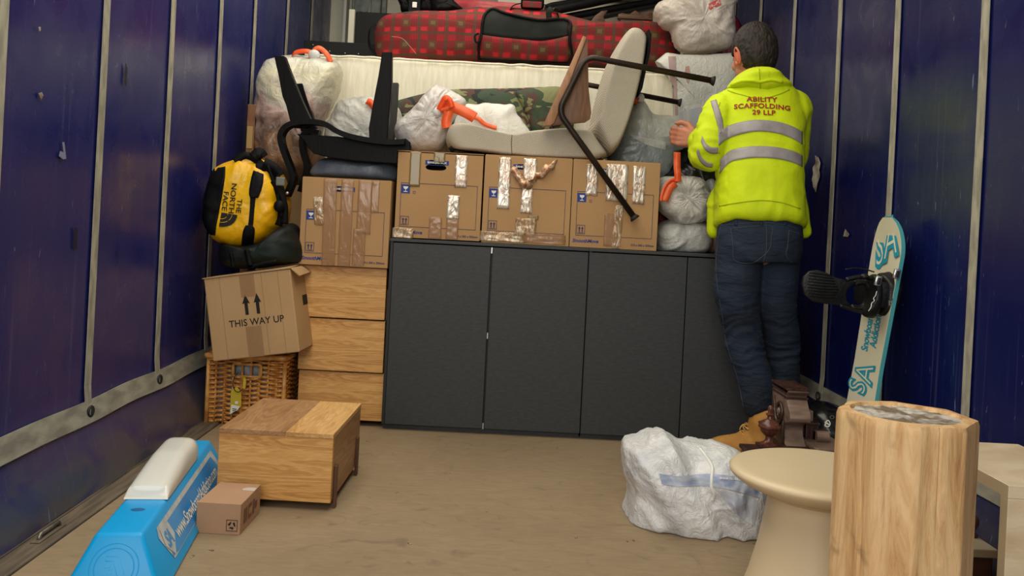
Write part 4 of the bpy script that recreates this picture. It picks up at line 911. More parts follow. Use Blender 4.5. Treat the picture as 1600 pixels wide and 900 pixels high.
# ---- white bags between the chairs
gr_f = film('greyish_clear_film', [(176, 174, 166), (200, 198, 188), (216, 214, 204)], bump=.7, bs=28)
hid = thing('cardboard_box', 'long plain cardboard box behind the charcoal cabinets, under the white bags', 'cardboard box', (.1, 4.2, 0))
MB().box(-.80, 1.08, 4.06, 4.235, 0, 1.09, .004).build('carton_body', cb2, hid)
t = bag_thing('plastic_bag', 'greyish white bag with patterned cloth inside, between the black chair legs', 'bag', (560, 235), 4.2)
puff('bag_body', [(508, 200), (516, 184), (530, 160), (548, 154), (575, 152), (600, 158), (625, 172), (632, 210), (628, 250), (560, 256), (512, 250)], 4.2, .11, gr_f, t, n=170, m=32, amp=.012, sc=9, seed=41, fold=(.7, -.7, 34, .008), e=.55)
MB().ribbon(smoothpts([P(573, 158, 4.1), P(579, 160, 4.09), P(585, 168, 4.09)], 4), .03, .002, wv=(1, 0, .8)).build('orange_tie', orange, t, True)
t = bag_thing('plastic_bag', 'white tied bag with long orange ribbon, between black chair and fabric chair', 'bag', (665, 236), 3.96)
puff('bag_body', [(618, 196), (630, 182), (645, 170), (655, 158), (670, 142), (680, 133), (690, 134), (705, 142), (720, 150), (728, 162), (715, 178), (705, 192), (700, 215), (690, 232), (672, 237), (640, 236), (628, 228), (618, 215)], 3.93, .11, film('pinkish_white_film', [(196, 188, 182), (220, 214, 208), (232, 228, 220)]), t, n=200, m=36, amp=.011, sc=10, seed=44, cen=(668, 190), knot=(684, 175), kf=14, kamp=.012)
MB().ball(P(684, 175, 3.83), (.02, .02, .022), 12, 8).build('bag_knot', white_f, t, True)
for px_, w_ in (([(686, 172), (692, 160), (697, 153), (703, 158), (706, 168)], .026), ([(700, 160), (701, 175), (697, 190), (698, 200)], .040), ([(702, 166), (715, 170), (728, 176), (742, 184)], .046), ([(688, 173), (696, 171), (704, 168)], .018)):
    MB().ribbon(smoothpts([P(a, b, 3.80-.004*i) for i, (a, b) in enumerate(px_)], 6), w_, .0015).build('orange_ribbon', orange, t, True)
t = bag_thing('plastic_bag', 'plain white bag behind the fabric chair, in front of the camouflage cloth', 'bag', (770, 220), 4.31)
puff('bag_body', [(716, 178), (728, 163), (745, 164), (760, 161), (785, 163), (803, 164), (808, 178), (818, 190), (832, 212), (825, 232), (770, 238), (712, 232), (708, 200)], 4.315, .05, film('bright_white_film', [(226, 222, 212), (238, 235, 226)]), t, n=150, m=28, amp=.009, sc=9, seed=47, fold=(.3, -.95, 22, .005))
MB().ribbon(smoothpts([P(740, 183, 4.25), P(748, 186, 4.24), P(756, 193, 4.24), P(768, 198, 4.24), P(776, 200, 4.24)], 4), .02, .0015).build('orange_ribbon', orange, t, True)
# ---- clear bag with grey-blue box, right of fabric chair
gb = film('clear_film_over_grey_box', [(.0, (120, 128, 128)), (.36, (132, 140, 140)), (.42, (150, 156, 152)), (.50, (176, 178, 168)), (.9, (206, 204, 190))], ns=6, axis=(2.6, .06), rough=.22, coat=.4)
t = bag_thing('plastic_bag', 'clear bag round a grey-blue box with orange tie, right of the fabric chair', 'bag', (1005, 275), 4.12)
gbo = puff('bag_body', [(946, 246), (962, 210), (976, 180), (988, 158), (1000, 153), (1008, 163), (1018, 178), (1030, 180), (1050, 182), (1060, 188), (1068, 200), (1066, 225), (1058, 250), (1052, 275), (1045, 290), (1000, 292), (950, 288)], 4.12, .125, gb, t, n=200, m=36, amp=.010, sc=8, seed=51, cen=(1008, 225), fold=(.97, .2, 26, .006), e=.45)
decal_band('pale_film_band', [(985, 210), (1010, 215), (1040, 222)], [(985, 212), (1010, 226), (1040, 234)], gbo, film('pale_band_film', [(186, 188, 178), (196, 198, 188)]), t, 20, 4, off=.002)  # paler band across the clear bag
MB().ribbon(smoothpts([P(991, 140, 4.0), P(988, 147, 3.99), P(991, 155, 3.99), P(997, 158, 3.99)], 4), .03, .002, wv=(1, 0, .4)).build('orange_tie', orange, t, True)
MB().ball(P(1001, 153, 4.02), (.018, .018, .02), 12, 8).build('bag_knot', white_f, t, True)
# ---- small bags right end of cabinet
t = bag_thing('plastic_bag', 'flattened white bag lowest at the right end of the cabinet top', 'bag', (1062, 398), 3.84)
puff('bag_body', [(1022, 372), (1024, 358), (1034, 347), (1060, 342), (1090, 345), (1104, 352), (1110, 370), (1106, 390), (1085, 398), (1050, 397), (1028, 393)], 3.84, .15, film('grey_white_film', [(176, 174, 168), (198, 196, 190), (212, 210, 202)], bs=40), t, n=170, m=32, amp=.013, sc=8, seed=61, knot=(1062, 352), kf=10, kamp=.004, e=.5, zmin=.7755)
t = bag_thing('plastic_bag', 'knotted white bag with tall orange ribbon, second from the cabinet top', 'bag', (1065, 350), 3.82)
puff('bag_body', [(1023, 300), (1026, 286), (1036, 277), (1060, 275), (1085, 276), (1096, 281), (1106, 294), (1112, 315), (1110, 338), (1100, 346), (1075, 352), (1056, 353), (1046, 342), (1030, 330)], 3.80, .135, film('creased_white_film', [(200, 196, 184), (218, 214, 204), (232, 228, 218)]), t, n=220, m=40, amp=.017, sc=9, seed=63, cen=(1068, 312), knot=(1064, 302), kf=15, kamp=.012, e=.5)
for px_, w_ in (([(1058, 238), (1058, 250), (1058, 262), (1059, 272), (1059, 284)], .028), ([(1059, 284), (1050, 281), (1040, 290), (1034, 305), (1033, 314)], .012), ([(1056, 286), (1048, 292), (1043, 302), (1038, 314)], .030)): MB().ribbon(smoothpts([P(a, b, 3.655-.003*i) for i, (a, b) in enumerate(px_)], 6), w_, .0015).build('orange_ribbon', orange, t, True)
t = bag_thing('plastic_bag', 'small clear bag with dull pink contents next to the man\'s hip', 'bag', (1112, 395), 3.86)
puff('bag_body', [(1100, 385), (1103, 355), (1108, 330), (1100, 300), (1102, 284), (1114, 280), (1122, 300), (1130, 350), (1132, 392), (1115, 397), (1102, 396)], 3.88, .09, film('dull_pink_film', [(.0, (186, 142, 130)), (.3, (188, 150, 140)), (.42, (150, 150, 146)), (.7, (120, 124, 124))], ns=4, axis=(2.4, .0)), t, n=120, m=26, amp=.006, sc=9, seed=66, zmin=.7755)
t = thing('red_pouch', 'scrap of dark red bag wedged behind the two small white bags', 'bag', P(1030, 345, 3.95))
puff('bag_body', [(1022, 325), (1034, 325), (1044, 338), (1040, 352), (1024, 352)], 3.99, .05, M('dark_red_nylon', (130, 22, 30), .5), t, n=60, m=16, amp=.004)
t = bag_thing('black_bag', 'glossy black bag in the shadow beneath the man\'s left arm', 'bag', (1100, 300), 4.05)
puff('bag_body', [(1040, 262), (1056, 246), (1060, 226), (1075, 214), (1100, 214), (1130, 225), (1145, 260), (1148, 300), (1130, 345), (1070, 345), (1030, 330), (1022, 290)], 4.09, .14, M('glossy_black_film', (6, 6, 7), .3, (16, 17, 17), 8, bump=.6, bs=20, coat=.3), t, n=150, m=30, amp=.014, sc=9, seed=68, zmin=1.0915)
# ---- white bag on floor
t = thing('plastic_bag', 'large crumpled white bag around a pale blue packet, alone on the floor', 'bag', G(1075, 850))
wf = film('floor_bag_film', [(216, 218, 222), (232, 232, 232), (242, 242, 240)], rough=.38, bump=.8, bs=36, trans=.15)
c0 = G(1080, 840); Yb = 2.72
fb = puff('bag_body', [(975, 697), (985, 688), (1005, 682), (1022, 676), (1036, 674), (1046, 681), (1060, 690), (1074, 693), (1100, 695), (1130, 697), (1160, 712), (1184, 745), (1189, 770), (1186, 805), (1170, 838), (1148, 868), (1140, 866), (1128, 858), (1100, 852), (1085, 853), (1058, 852), (1035, 842), (1000, 825), (980, 812), (980, 780), (983, 760), (977, 735)], Yb, .19, wf, t, n=260, m=60, amp=.024, sc=6, seed=74, cen=(1082, 772), fold=(-.45, .89, 17, .020), e=.5)
# rest it on the floor: squash what falls below
for v in fb.data.vertices:
    wz = (fb.matrix_basis @ v.co+t.location).z
    if wz < .002: v.co.z += .002-wz
bluep = M('pale_blue_packet_print', (132, 144, 176), .4, (178, 184, 196), 14, (1, 1, 4), lo=.3, hi=.6, bump=.5, bs=20)
decal_band('blue_packet_band', [(1030, 740), (1060, 744), (1100, 740), (1140, 743), (1187, 750)], [(1034, 756), (1060, 760), (1100, 759), (1140, 765), (1187, 778)], fb, bluep, t, 60, 7, off=.003)
decal_band('packet_tint_film', [(1122, 768), (1150, 772), (1184, 782)], [(1148, 800), (1162, 812), (1178, 822)], fb, M('pale_grey_blue_film', (176, 182, 196), .4, (206, 210, 218), 9, bump=.7, bs=30), t, 40, 14, off=.002)  # bluish tint of the packet showing through the bag
decal_line('white_tape_edge', [(1093, 700), (1104, 714), (1113, 730), (1112, 748), (1112, 762), (1116, 772), (1113, 782)], fb, wht, t, .005, .002)
v, f = textmesh('www.medicat', 7, .05); decal('packet_lettering', [(1142+a.x*.9, 747.5-a.y+.05*a.x) for a in v], f, fb, whitep, t, off=.006)
# ---- bluish bag under black chair
t = thing('plastic_bag', 'flat blue-grey plastic bag under the upturned black chair', 'bag', P(560, 280, 3.8))
puff('bag_body', [(489, 262), (500, 250), (520, 247), (560, 251), (600, 255), (622, 258), (624, 283), (560, 281), (500, 277), (486, 272)], 3.86, .11, film('blue_grey_film', [(96, 108, 122), (120, 132, 146), (138, 148, 158)], rough=.35), t, n=140, m=28, amp=.005, sc=7, seed=81, e=.45, zmin=1.007)
# ---- upturned black bentwood chair
bw = M('black_stained_bentwood', (4, 4, 4), .42, (9, 9, 8), 10, (3, 3, .4), bump=.12, bs=40, spec=.1); bwe = M('grey_bentwood', (52, 48, 44), .45)  # bwe: greyer than the black, used for the rear right leg
ch = thing('bentwood_chair', 'upturned black bentwood chair with four tapered legs in the air, on the left carton', 'chair', P(540, 250, 3.72))
def plate(name, px, Y, th, m_=bw, bev=.003, par=None): return MB().prism(px, lambda a, b, t_: P(a, b, Y)+Vector((0, t_, 0)), 0, th, bev).build(name, m_, par or ch)
plate('leg', [(428, 87), (444, 87), (452, 108), (461, 131), (473, 160), (485, 186), (489, 192), (480, 200), (456, 199), (452, 185), (447, 165), (441, 150), (435, 118)], 3.68, .045)
plate('leg', [(597, 81), (612, 81), (612, 129), (608, 180), (605, 222), (577, 218), (576, 200), (583, 160), (591, 119)], 3.68, .045)
plate('leg', [(456, 131), (472, 130), (478, 150), (490, 187), (494, 200), (470, 205), (462, 165)], 4.0, .045)
plate('leg', [(604, 129), (622, 129), (620, 165), (616, 212), (614, 222), (594, 222), (597, 170)], 3.99, .045, bwe)
plate('front_rail', [(463, 209), (480, 210), (527, 213), (565, 218), (600, 221), (620, 219), (634, 216), (641, 222), (641, 238), (636, 250), (622, 256), (590, 254), (551, 251), (520, 247), (502, 243), (490, 240), (482, 231), (474, 219)], 3.67, .022)
plate('back_rail', [(480, 216), (527, 221), (600, 228), (630, 226), (630, 246), (551, 247), (500, 243)], 4.02, .022)
A, B = P(470, 212, 3.69), P(636, 222, 3.69)
MB().add([A, B, B+Vector((0, .33, 0)), A+Vector((0, .33, 0)), A-Vector((0, 0, .012)), B-Vector((0, 0, .012)), B+Vector((0, .33, -.012)), A+Vector((0, .33, -.012))], [(0, 1, 2, 3), (7, 6, 5, 4), (0, 4, 5, 1), (1, 5, 6, 2), (2, 6, 7, 3), (3, 7, 4, 0)]).build('seat_board', bw, ch)
def loop(px, Y, nm): 
    q = smoothpts([P(a, b, Y) for a, b in px], 7); return MB().ribbon(q, .062, .021, wv=(0, 1, 0)).build(nm, bw, ch, True, autos=40)
lp = [(632, 222), (610, 223), (580, 220), (550, 214), (528, 206), (512, 196), (498, 192), (478, 191), (458, 194), (446, 201), (440, 213), (442, 228), (449, 248), (456, 266), (459, 280), (454, 294), (449, 306)]
loop(lp, 3.645, 'arm_loop')
MB().ball(P(449, 302, 3.61), .007, 10, 8).build('bolt_head', MC['bright_steel'], ch, True)
loop([(500, 208), (484, 206), (474, 214), (474, 235), (480, 258), (478, 276), (470, 300)], 3.98, 'arm_loop')
# ---- fabric lounge chair on its back
def knit_mat():
    t = NT('beige_knit_upholstery'); c = t.coord((1, 1, 1), (0, .12, 0)); sep = t.n('ShaderNodeSeparateXYZ'); t.l(c, sep.inputs[0])
    a = t.math('SINE', t.math('MULTIPLY', sep.outputs[0], 900.0)); b = t.math('SINE', t.math('MULTIPLY', sep.outputs[2], 640.0)); cc = t.math('MULTIPLY', a, b)
    d = t.ramp(t.math('MULTIPLY_ADD', cc, .5, .5), [(.2, (142, 132, 116)), (.5, (178, 168, 150)), (.8, (194, 184, 166))]); t.set(Base_Color=d, Roughness=.9); t.bump(cc, .3, .002); return t.m
kn = knit_mat(); lc = thing('lounge_chair', 'beige knit lounge chair lying on its back over the cartons, steel legs to the right', 'chair', P(850, 245, 3.85))
tubem = M('dark_bronze_steel', (44, 34, 28), .4, (58, 46, 38), 14, metal=.5)
def cushion(name, px, y0, y1, rnd=.03, n=150, m=18):
    ring = resample(smoothpts([P(a, b, y0) for a, b in px], 5, True), n); c = sum(ring, Vector())/n; vs = []
    nr = []
    for k in range(n):
        tg_ = ring[(k+1) % n]-ring[k-1]; nr.append(Vector((tg_.z, 0, -tg_.x)).normalized())
    area_ = sum(ring[k].x*ring[(k+1) % n].z-ring[(k+1) % n].x*ring[k].z for k in range(n)); sg = -1 if area_ > 0 else 1
    rows = []
    for j in range(m):
        a = PI*j/(m-1); ins = rnd*(1-math.sin(a)**.5) if (j < m*.3 or j > m*.7) else 0
        tt = j/(m-1); yy = y0+(y1-y0)*(tt if .0 < tt < 1 else tt); e = min(tt, 1-tt)
        ins = rnd*(1-math.sqrt(max(0, 1-(1-min(1, e/.12))**2)))
        for k in range(n):
            p = ring[k]+nr[k]*sg*ins; vs.append(Vector((p.x, yy, p.z)))
    fs = [(j*n+k, j*n+(k+1) % n, (j+1)*n+(k+1) % n, (j+1)*n+k) for j in range(m-1) for k in range(n)]
    o = obj(name, vs+[], fs, kn, lc, True); bm = bmesh.new(); bm.from_mesh(o.data); bm.verts.ensure_lookup_table()
    for base in (0, (m-1)*n): 
        f = bm.faces.new([bm.verts[base+k] for k in range(n)])
        bmesh.ops.triangulate(bm, faces=[f], ngon_method='BEAUTY')
    bmesh.ops.recalc_face_normals(bm, faces=bm.faces); bm.to_mesh(o.data); bm.free()
    for i_, p in enumerate(o.data.polygons): p.use_smooth = i_ < (m-1)*n
    return o
CU = lambda nm, px, c_: puff(nm, px, 3.70, .25, kn, lc, n=200, m=44, amp=.0015, sc=5, e=.10, cen=c_, gf=lambda v: v+Vector((0, .25, 0)))
CU('seat_cushion', [(932, 200), (936, 180), (942, 150), (950, 120), (957, 95), (966, 72), (978, 50), (988, 37), (996, 34), (1006, 37), (1014, 47), (1014, 62), (1010, 92), (1002, 130), (990, 175), (980, 205), (970, 228), (962, 238), (954, 240), (944, 225)], (972, 140))
bkc = CU('back_cushion', [(801, 207), (830, 202), (860, 199), (890, 197), (915, 199), (930, 202), (942, 218), (956, 238), (952, 244), (940, 249), (900, 249), (850, 247), (800, 243), (770, 240), (740, 236), (706, 232), (696, 226), (692, 216), (693, 204), (699, 192), (710, 188), (725, 190), (750, 197), (775, 203)], (820, 224))
decal_line('headrest_seam', [(800, 209), (799, 225), (800, 242)], bkc, M('seam_shadow_thread', (120, 110, 94), .9), lc, .0022, .0005)
MB().prism([(1014, 44), (1018, 54), (1016, 80), (1008, 118), (1004, 138), (998, 150), (999, 130), (1010, 88), (1014, 62)], lambda a, b, t_: P(a, b, 3.76)+Vector((0, t_, 0)), 0, .36, .002).build('seat_shell', blackc, lc, True, autos=35)
MB().prism([(700, 232), (740, 237), (800, 244), (860, 248), (940, 250), (940, 246), (860, 244), (800, 240), (740, 233), (705, 228)], lambda a, b, t_: P(a, b, 3.74)+Vector((0, t_, 0)), 0, .40, .001).build('back_shell', blackc, lc)
def frame(Y, sc):
    g = lambda a, b: P(787+(a-787)*1, 340+(b-340)*1, 3.6)+Vector((0, Y-3.6, 0))
    pts = fillet([g(1110, 125.5), g(916, 88), g(872, 174), g(989, 337)], .045, 7)
    o = MB().sweep(pts, .0125, 12).build('side_frame', tubem, lc, True)
    for e in (0, -1):
        A, B = pts[e], pts[1 if e == 0 else -2]; d = (A-B).normalized(); MB().sweep([A, A+d*.008, A+d*.016], [.013, .018, .021], 14).build('foot_pad', blackp, o, True)
    return pts
p1_ = frame(3.60, 1); p2_ = frame(4.28, 1)
for i in (11, 4): MB().sweep([p1_[i], p2_[i]], .009, 8).build('cross_bar', tubem, lc, True) if i == 11 else None
MB().prism([(913, 57), (918, 60), (919, 100), (920, 140), (924, 176), (922, 186), (914, 191), (862, 196), (858, 190)], lambda a, b, t_: P(a, b, 3.635)+Vector((0, t_, 0)), 0, .02, .002).build('side_panel', M('walnut_side_panel', (120, 84, 56), .5, (98, 66, 44), 6, (6, 6, .8), dist=1.5), lc, True, autos=35)
MB().prism([(911, 56), (917, 58), (866, 192), (860, 196), (848, 197)], lambda a, b, t_: P(a, b, 3.625)+Vector((0, t_, 0)), 0, .055, .002).build('arm_board', wood('light_walnut_edge', [(140, 96, 60), (162, 114, 74), (176, 128, 86)], 'Z'), lc, True, autos=35)
# ---- duffel bag and the dark bag below it
yl = M('yellow_coated_nylon', (240, 186, 4), .36, (232, 168, 0), 5, bump=.55, bs=9, coat=.2, bdist=.02)
t = thing('duffel_bag', 'yellow duffel bag with black straps and logo, between the left wall and the cartons', 'bag', P(385, 395, 3.62))
db = puff('bag_body', [(339, 270), (348, 259), (368, 251), (390, 246), (412, 250), (430, 262), (441, 278), (448, 300), (450, 330), (445, 352), (436, 362), (424, 374), (402, 384), (378, 387), (352, 381), (336, 370), (326, 352), (324, 330), (329, 298)], 3.66, .15, yl, t, n=230, m=44, amp=.012, sc=8, seed=91, cen=(388, 318), e=.26)
def pixof(v):
    u = v.x/v.y*F; w2 = (CH-v.z)/v.y*F; return 787+u*CT-w2*ST, 340+u*ST+w2*CT
db.data.materials.append(blackc)
for p_ in db.data.polygons:
    a_, b_ = pixof(db.parent.location+p_.center)
    if a_ < 346-.19*(b_-262) and (a_ < 336 or p_.normal.y > -.25): p_.material_index = 1
decal_band('end_panel', [(352, 260), (350, 285), (344, 320), (338, 350), (336, 368)], [(340, 262), (326, 285), (318, 320), (318, 345), (328, 367)], db, blackc, t, 30, 8, off=.005, th=.004)
decal_band('compression_strap', [(396, 268), (392, 290), (390, 330), (386, 360), (378, 384)], [(404, 268), (401, 290), (397, 330), (394, 360), (386, 386)], db, blackc, t, 36, 5, off=.006, th=.003)
decal_band('strap_patch', [(396, 266), (392, 280), (389, 300), (391, 310)], [(412, 272), (411, 286), (407, 300), (403, 309)], db, blackc, t, 16, 6, off=.008, th=.003)
decal_band('strap_patch', [(384, 352), (380, 360), (378, 372), (377, 386)], [(394, 352), (398, 358), (397, 372), (395, 385)], db, blackc, t, 16, 6, off=.008, th=.003)
v, f = textmesh('NORTH', 15, .5, .95); a0 = R(96.5); ca, sa = math.cos(a0), math.sin(a0)
def vtxt(s, size, cx, cy, xs=1.0, tgt=db, m_=blackp):
    v, f = textmesh(s, size, .16, .98); return decal('logo_lettering', [(cx+a.x*xs*ca-(-a.y)*sa, cy+a.x*xs*sa+(-a.y)*ca) for a in v], f, tgt, m_, t, off=.004)
vtxt('THE', 11, 373, 322, 1.1); vtxt('NORTH', 11.5, 363, 310, 1.2); vtxt('FACE', 11, 351.5, 314, 1.2)
hf = [(341, 354), (346, 331), (371, 334), (370, 344), (366, 351), (358, 355), (350, 356)]; 
def halfdome(r0, r1, cx, cy):
    q = []; N = 14
    for k in range(N+1): a = PI/2*k/N; q.append((r0, a))
    return q
dome = [(346, 332)]+[(371, 336)]+[(345.5+25*math.cos(a)+ -2.5*math.sin(a), 333+ 21*math.sin(a)+4*math.cos(a)) for a in [PI/2*k/10 for k in range(1, 11)]]+[(342, 353)]
decal('logo_dome', dome, [tuple(range(len(dome)))], db, blackp, t, off=.005)
for rr in (.42, .68):
    decal_line('logo_line', [(345.5+25*rr*math.cos(a)-2.5*rr*math.sin(a), 333+21*rr*math.sin(a)+4*rr*math.cos(a)) for a in [PI/2*k/8 for k in range(9)]], db, yl, t, .0010, .0058)
for px_, w_ in (([(366, 252), (382, 243), (398, 248), (412, 262)], .03), ([(395, 246), (405, 238), (412, 246)], .04), ([(400, 262), (420, 262), (432, 280), (440, 306), (441, 330), (434, 352)], .035), ([(412, 254), (428, 262), (438, 275)], .04), ([(428, 282), (436, 300), (444, 322), (444, 350)], .03), ([(418, 258), (432, 300), (440, 340)], .012)):
    MB().ribbon(smoothpts([P(a, b, 3.53+.006*i) for i, (a, b) in enumerate(px_)], 6), w_, .004).build('carry_strap', blackc, t, True)
MB().box(*(lambda p: (p.x-.018, p.x+.016, 3.50, 3.515, p.z-.016, p.z+.018))(P(439, 284, 3.51)), .004).build('strap_buckle', M('grey_buckle', (112, 112, 106), .4), t)
MB().ball(P(436, 322, 3.52), (.022, .018, .024), 12, 8).build('strap_pad', blackc, t, True)
t = thing('dark_holdall', 'flat black and dark green holdall squashed under the yellow duffel bag', 'bag', P(400, 415, 3.6))
puff('bag_body', [(345, 390), (352, 378), (375, 382), (400, 380), (425, 372), (445, 352), (462, 352), (472, 375), (474, 405), (458, 412), (430, 416), (395, 420), (362, 418), (346, 408)], 3.64, .15, M('black_green_nylon', (6, 7, 7), .6, (10, 26, 20), 5, lo=.5, hi=.6, bump=.6, bs=16), t, n=160, m=30, amp=.012, sc=9, seed=95)
for px_, w_ in (([(385, 390), (388, 405), (392, 420)], .02), ([(388, 418), (410, 412), (432, 408)], .014), ([(360, 395), (362, 405), (364, 418)], .012)): MB().ribbon(smoothpts([P(a, b, 3.475) for a, b in px_], 5), w_, .003).build('web_strap', blackc, t, True)
# ================================================================ the man in the yellow hoodie
hiv = M('fluorescent_yellow_fleece', (206, 226, 0), .75, (196, 216, 0), 5, bump=.35, bs=12, bdist=.02); hivd = M('yellow_rib_seam', (170, 190, 4), .8)
reft = M('grey_reflective_tape', (158, 152, 150), .5, (144, 136, 134), 16, metal=.1, bump=.25, bs=60)
skin = M('skin', (196, 132, 104), .5, (180, 112, 86), 14, bump=.1, bs=60); redink = M('dark_red_lettering', (150, 44, 24), .7)
hairm = M('greying_dark_hair', (24, 18, 13), .7, (62, 49, 37), 60, (1.0, 1.0, .45), lo=.4, hi=.8, bump=.8, bs=90, det=6)
def denim_mat():
    t = NT('dark_blue_denim'); c = t.coord(); b = t.ramp(t.noise(c, 5, 5, .6), [(.35, (10, 19, 32)), (.65, (24, 40, 60))]); t.set(Base_Color=b, Roughness=.85); t.bump(t.noise(t.coord((1, 1, 3)), 16, 5, .8), .6, .012); return t.m
den = denim_mat(); stit = M('pale_stitching', (62, 68, 74), .8); tan = M('tan_nubuck', (186, 136, 66), .8, (168, 118, 54), 12, bump=.25, bs=40); brn = M('brown_boot_collar', (70, 46, 36), .6); sole = M('boot_sole', (96, 66, 36), .7)
man = thing('person', 'man in fluorescent yellow hoodie, dark jeans and tan boots reaching into the load', 'person', (P(1190, 700, 3.36).x, 3.36, 0))
def lvl(py, l, r, Y): a, b = P(l, py, Y), P(r, py, Y); return (a+b)/2, (b.x-a.x)/2
def ringloft(mb, lv, lean, n=40, sq=.85):
    """lv: (py, left px, right px, Y centre, half depth, lean deg)"""
    rows = []; vs = []
    for py, l, r, Y, hd, ln in lv:
        c, hw = lvl(py, l, r, Y); la = R(ln)
        for k in range(n):
            a = 2*PI*k/n; x = math.copysign(abs(math.cos(a))**sq, math.cos(a))*hw; y = math.copysign(abs(math.sin(a))**sq, math.sin(a))*hd
            vs.append(Vector((c.x+x, c.y+y*math.cos(la), c.z-y*math.sin(la))))
    m = len(lv); fs = [(j*n+k, j*n+(k+1) % n, (j+1)*n+(k+1) % n, (j+1)*n+k) for j in range(m-1) for k in range(n)]+[tuple(range(n))[::-1], tuple((m-1)*n+k for k in range(n))]
    return mb.add(vs, fs)
# --- body under the clothes: one continuous figure (head, neck, torso, arms, legs)
def limb(mb, pts, rad, n=14): 
    q = smoothpts([Vector(p) for p in pts], 5); m = len(pts); rr = []
    for i in range(len(q)):
        t = i/5; k = min(int(t), m-2); f = t-k; rr.append(rad[k]*(1-f)+rad[k+1]*f)
    mb.sweep(q, rr, n, True); mb.ball(q[0], rr[0]*.98, 12, 8); mb.ball(q[-1], rr[-1]*.98, 12, 8); return mb
shL, elL, wrL = P(1131, 172, 3.43), P(1106, 241, 3.36), P(1094, 217, 3.60)
shR, elR, wrR = P(1241, 172, 3.44), P(1233, 250, 3.50), P(1208, 226, 3.74)
hc = P(1178, 84, 3.50); fwd = Vector((-.24, .94, -.18)).normalized(); rt = fwd.cross(Vector((0, 0, 1))).normalized(); upv = rt.cross(fwd).normalized()
HM = Matrix((rt, fwd, upv)).transposed().to_4x4()    # local x right of face, y forward, z up
def hp(x, y, z): return hc+(HM @ Vector((x, y, z)))
bd_ = MB()
bd_.ball(hc, (.074, .092, .100), 28, 20, HM)
bd_.ball(hp(0, .028, -.058), (.056, .066, .062), 20, 14, HM); bd_.ball(hp(0, .068, -.095), (.024, .022, .020), 12, 8, HM)          # jaw, chin
bd_.ball(hp(0, .080, .004), (.050, .016, .020), 14, 10, HM)                                                                    # brow
bd_.sweep([hp(0, .088, .004), hp(0, .100, -.020), hp(0, .110, -.038)], [.010, .012, .015], 10); bd_.ball(hp(0, .108, -.040), .014, 10, 8)  # nose
bd_.ball(hp(0, .088, -.066), (.024, .012, .006), 12, 8, HM); bd_.ball(hp(0, .086, -.077), (.021, .012, .007), 12, 8, HM)        # lips
for s in (-1, 1): bd_.ball(hp(s*.036, .070, -.030), (.022, .020, .022), 12, 8, HM)
limb(bd_, [hp(0, -.02, -.05), P(1182, 128, 3.48), P(1185, 150, 3.44)], [.056, .056, .065])
limb(bd_, [P(1186, 165, 3.43), P(1187, 230, 3.40), P(1187, 300, 3.37), P(1188, 370, 3.35)], [.105, .115, .11, .115], 18)
for a, b, c in ((shL, elL, wrL), (shR, elR, wrR)): limb(bd_, [a, b, c], [.052, .040, .029])
limb(bd_, [P(1160, 385, 3.35), P(1153, 430, 3.34), P(1158, 500, 3.36), P(1164, 540, 3.37), P(1183, 610, 3.355), P(1191, 700, 3.34)], [.073, .07, .06, .054, .045, .038])
limb(bd_, [P(1215, 385, 3.37), P(1213, 430, 3.375), P(1218, 500, 3.405), P(1224, 545, 3.43), P(1227, 600, 3.45), P(1229, 690, 3.455)], [.07, .068, .052, .046, .042, .036])
# hand: palm, thumb and four fingers closing on the wrap
def hand(mb, W, D, U, curl=1.0):
    """W wrist, D direction to knuckles, U towards the thumb side"""
    D = D.normalized(); U = (U-D*U.dot(D)).normalized(); N = D.cross(U)
    for s in (-.030, -.010, .010, .028): mb.sweep([W-D*.01, W+D*.045+U*s*.8, W+D*.088+U*s], [.019, .017, .0115], 10)
    tips = []
    for i, (s, L) in enumerate(((.029, .072), (.010, .080), (-.010, .074), (-.028, .058))):
        p = W+D*.086+U*s; d = D; q = [p]; 
        for sg, an in zip((.44, .31, .25), (.45, .75, .6)):
            rot = Matrix.Rotation(an*curl, 3, U*1.0); d = (rot @ d).normalized(); p = p+d*L*sg; q.append(p)
        mb.sweep(q, [.0098, .0092, .0084, .0066], 10); mb.ball(q[-1], .0066, 10, 8); tips.append(q)
        for z in q[:-1]: mb.ball(z, .0098, 10, 8)
    t0 = W+D*.022+U*.026; t1 = t0+(D*.7+U*.75)*.036; t2 = t1+(D*.95+U*.15)*.032; t3 = t2+(D*.9-U*.25+N*-.2)*.024
    mb.sweep([t0, t1, t2, t3], [.016, .0125, .0105, .0075], 10); mb.ball(t3, .0075, 10, 8); mb.ball(t1, .0125, 10, 8); mb.ball(t2, .0105, 10, 8)
    return tips
handL = MB(); hand(handL, wrL+Vector((-.006, .02, .002)), Vector((-.68, .42, .10)), Vector((.15, -.2, 1)), -.9)
handR = MB(); hand(handR, wrR+Vector((0, .02, 0)), Vector((-.2, .9, .1)), Vector((-.2, 0, 1)), -.8)
for h_, w_ in ((handL, wrL), (handR, wrR)): bd_.add(h_.v, h_.f)
body = remesh('body', bd_, .0044, 3, skin, man)
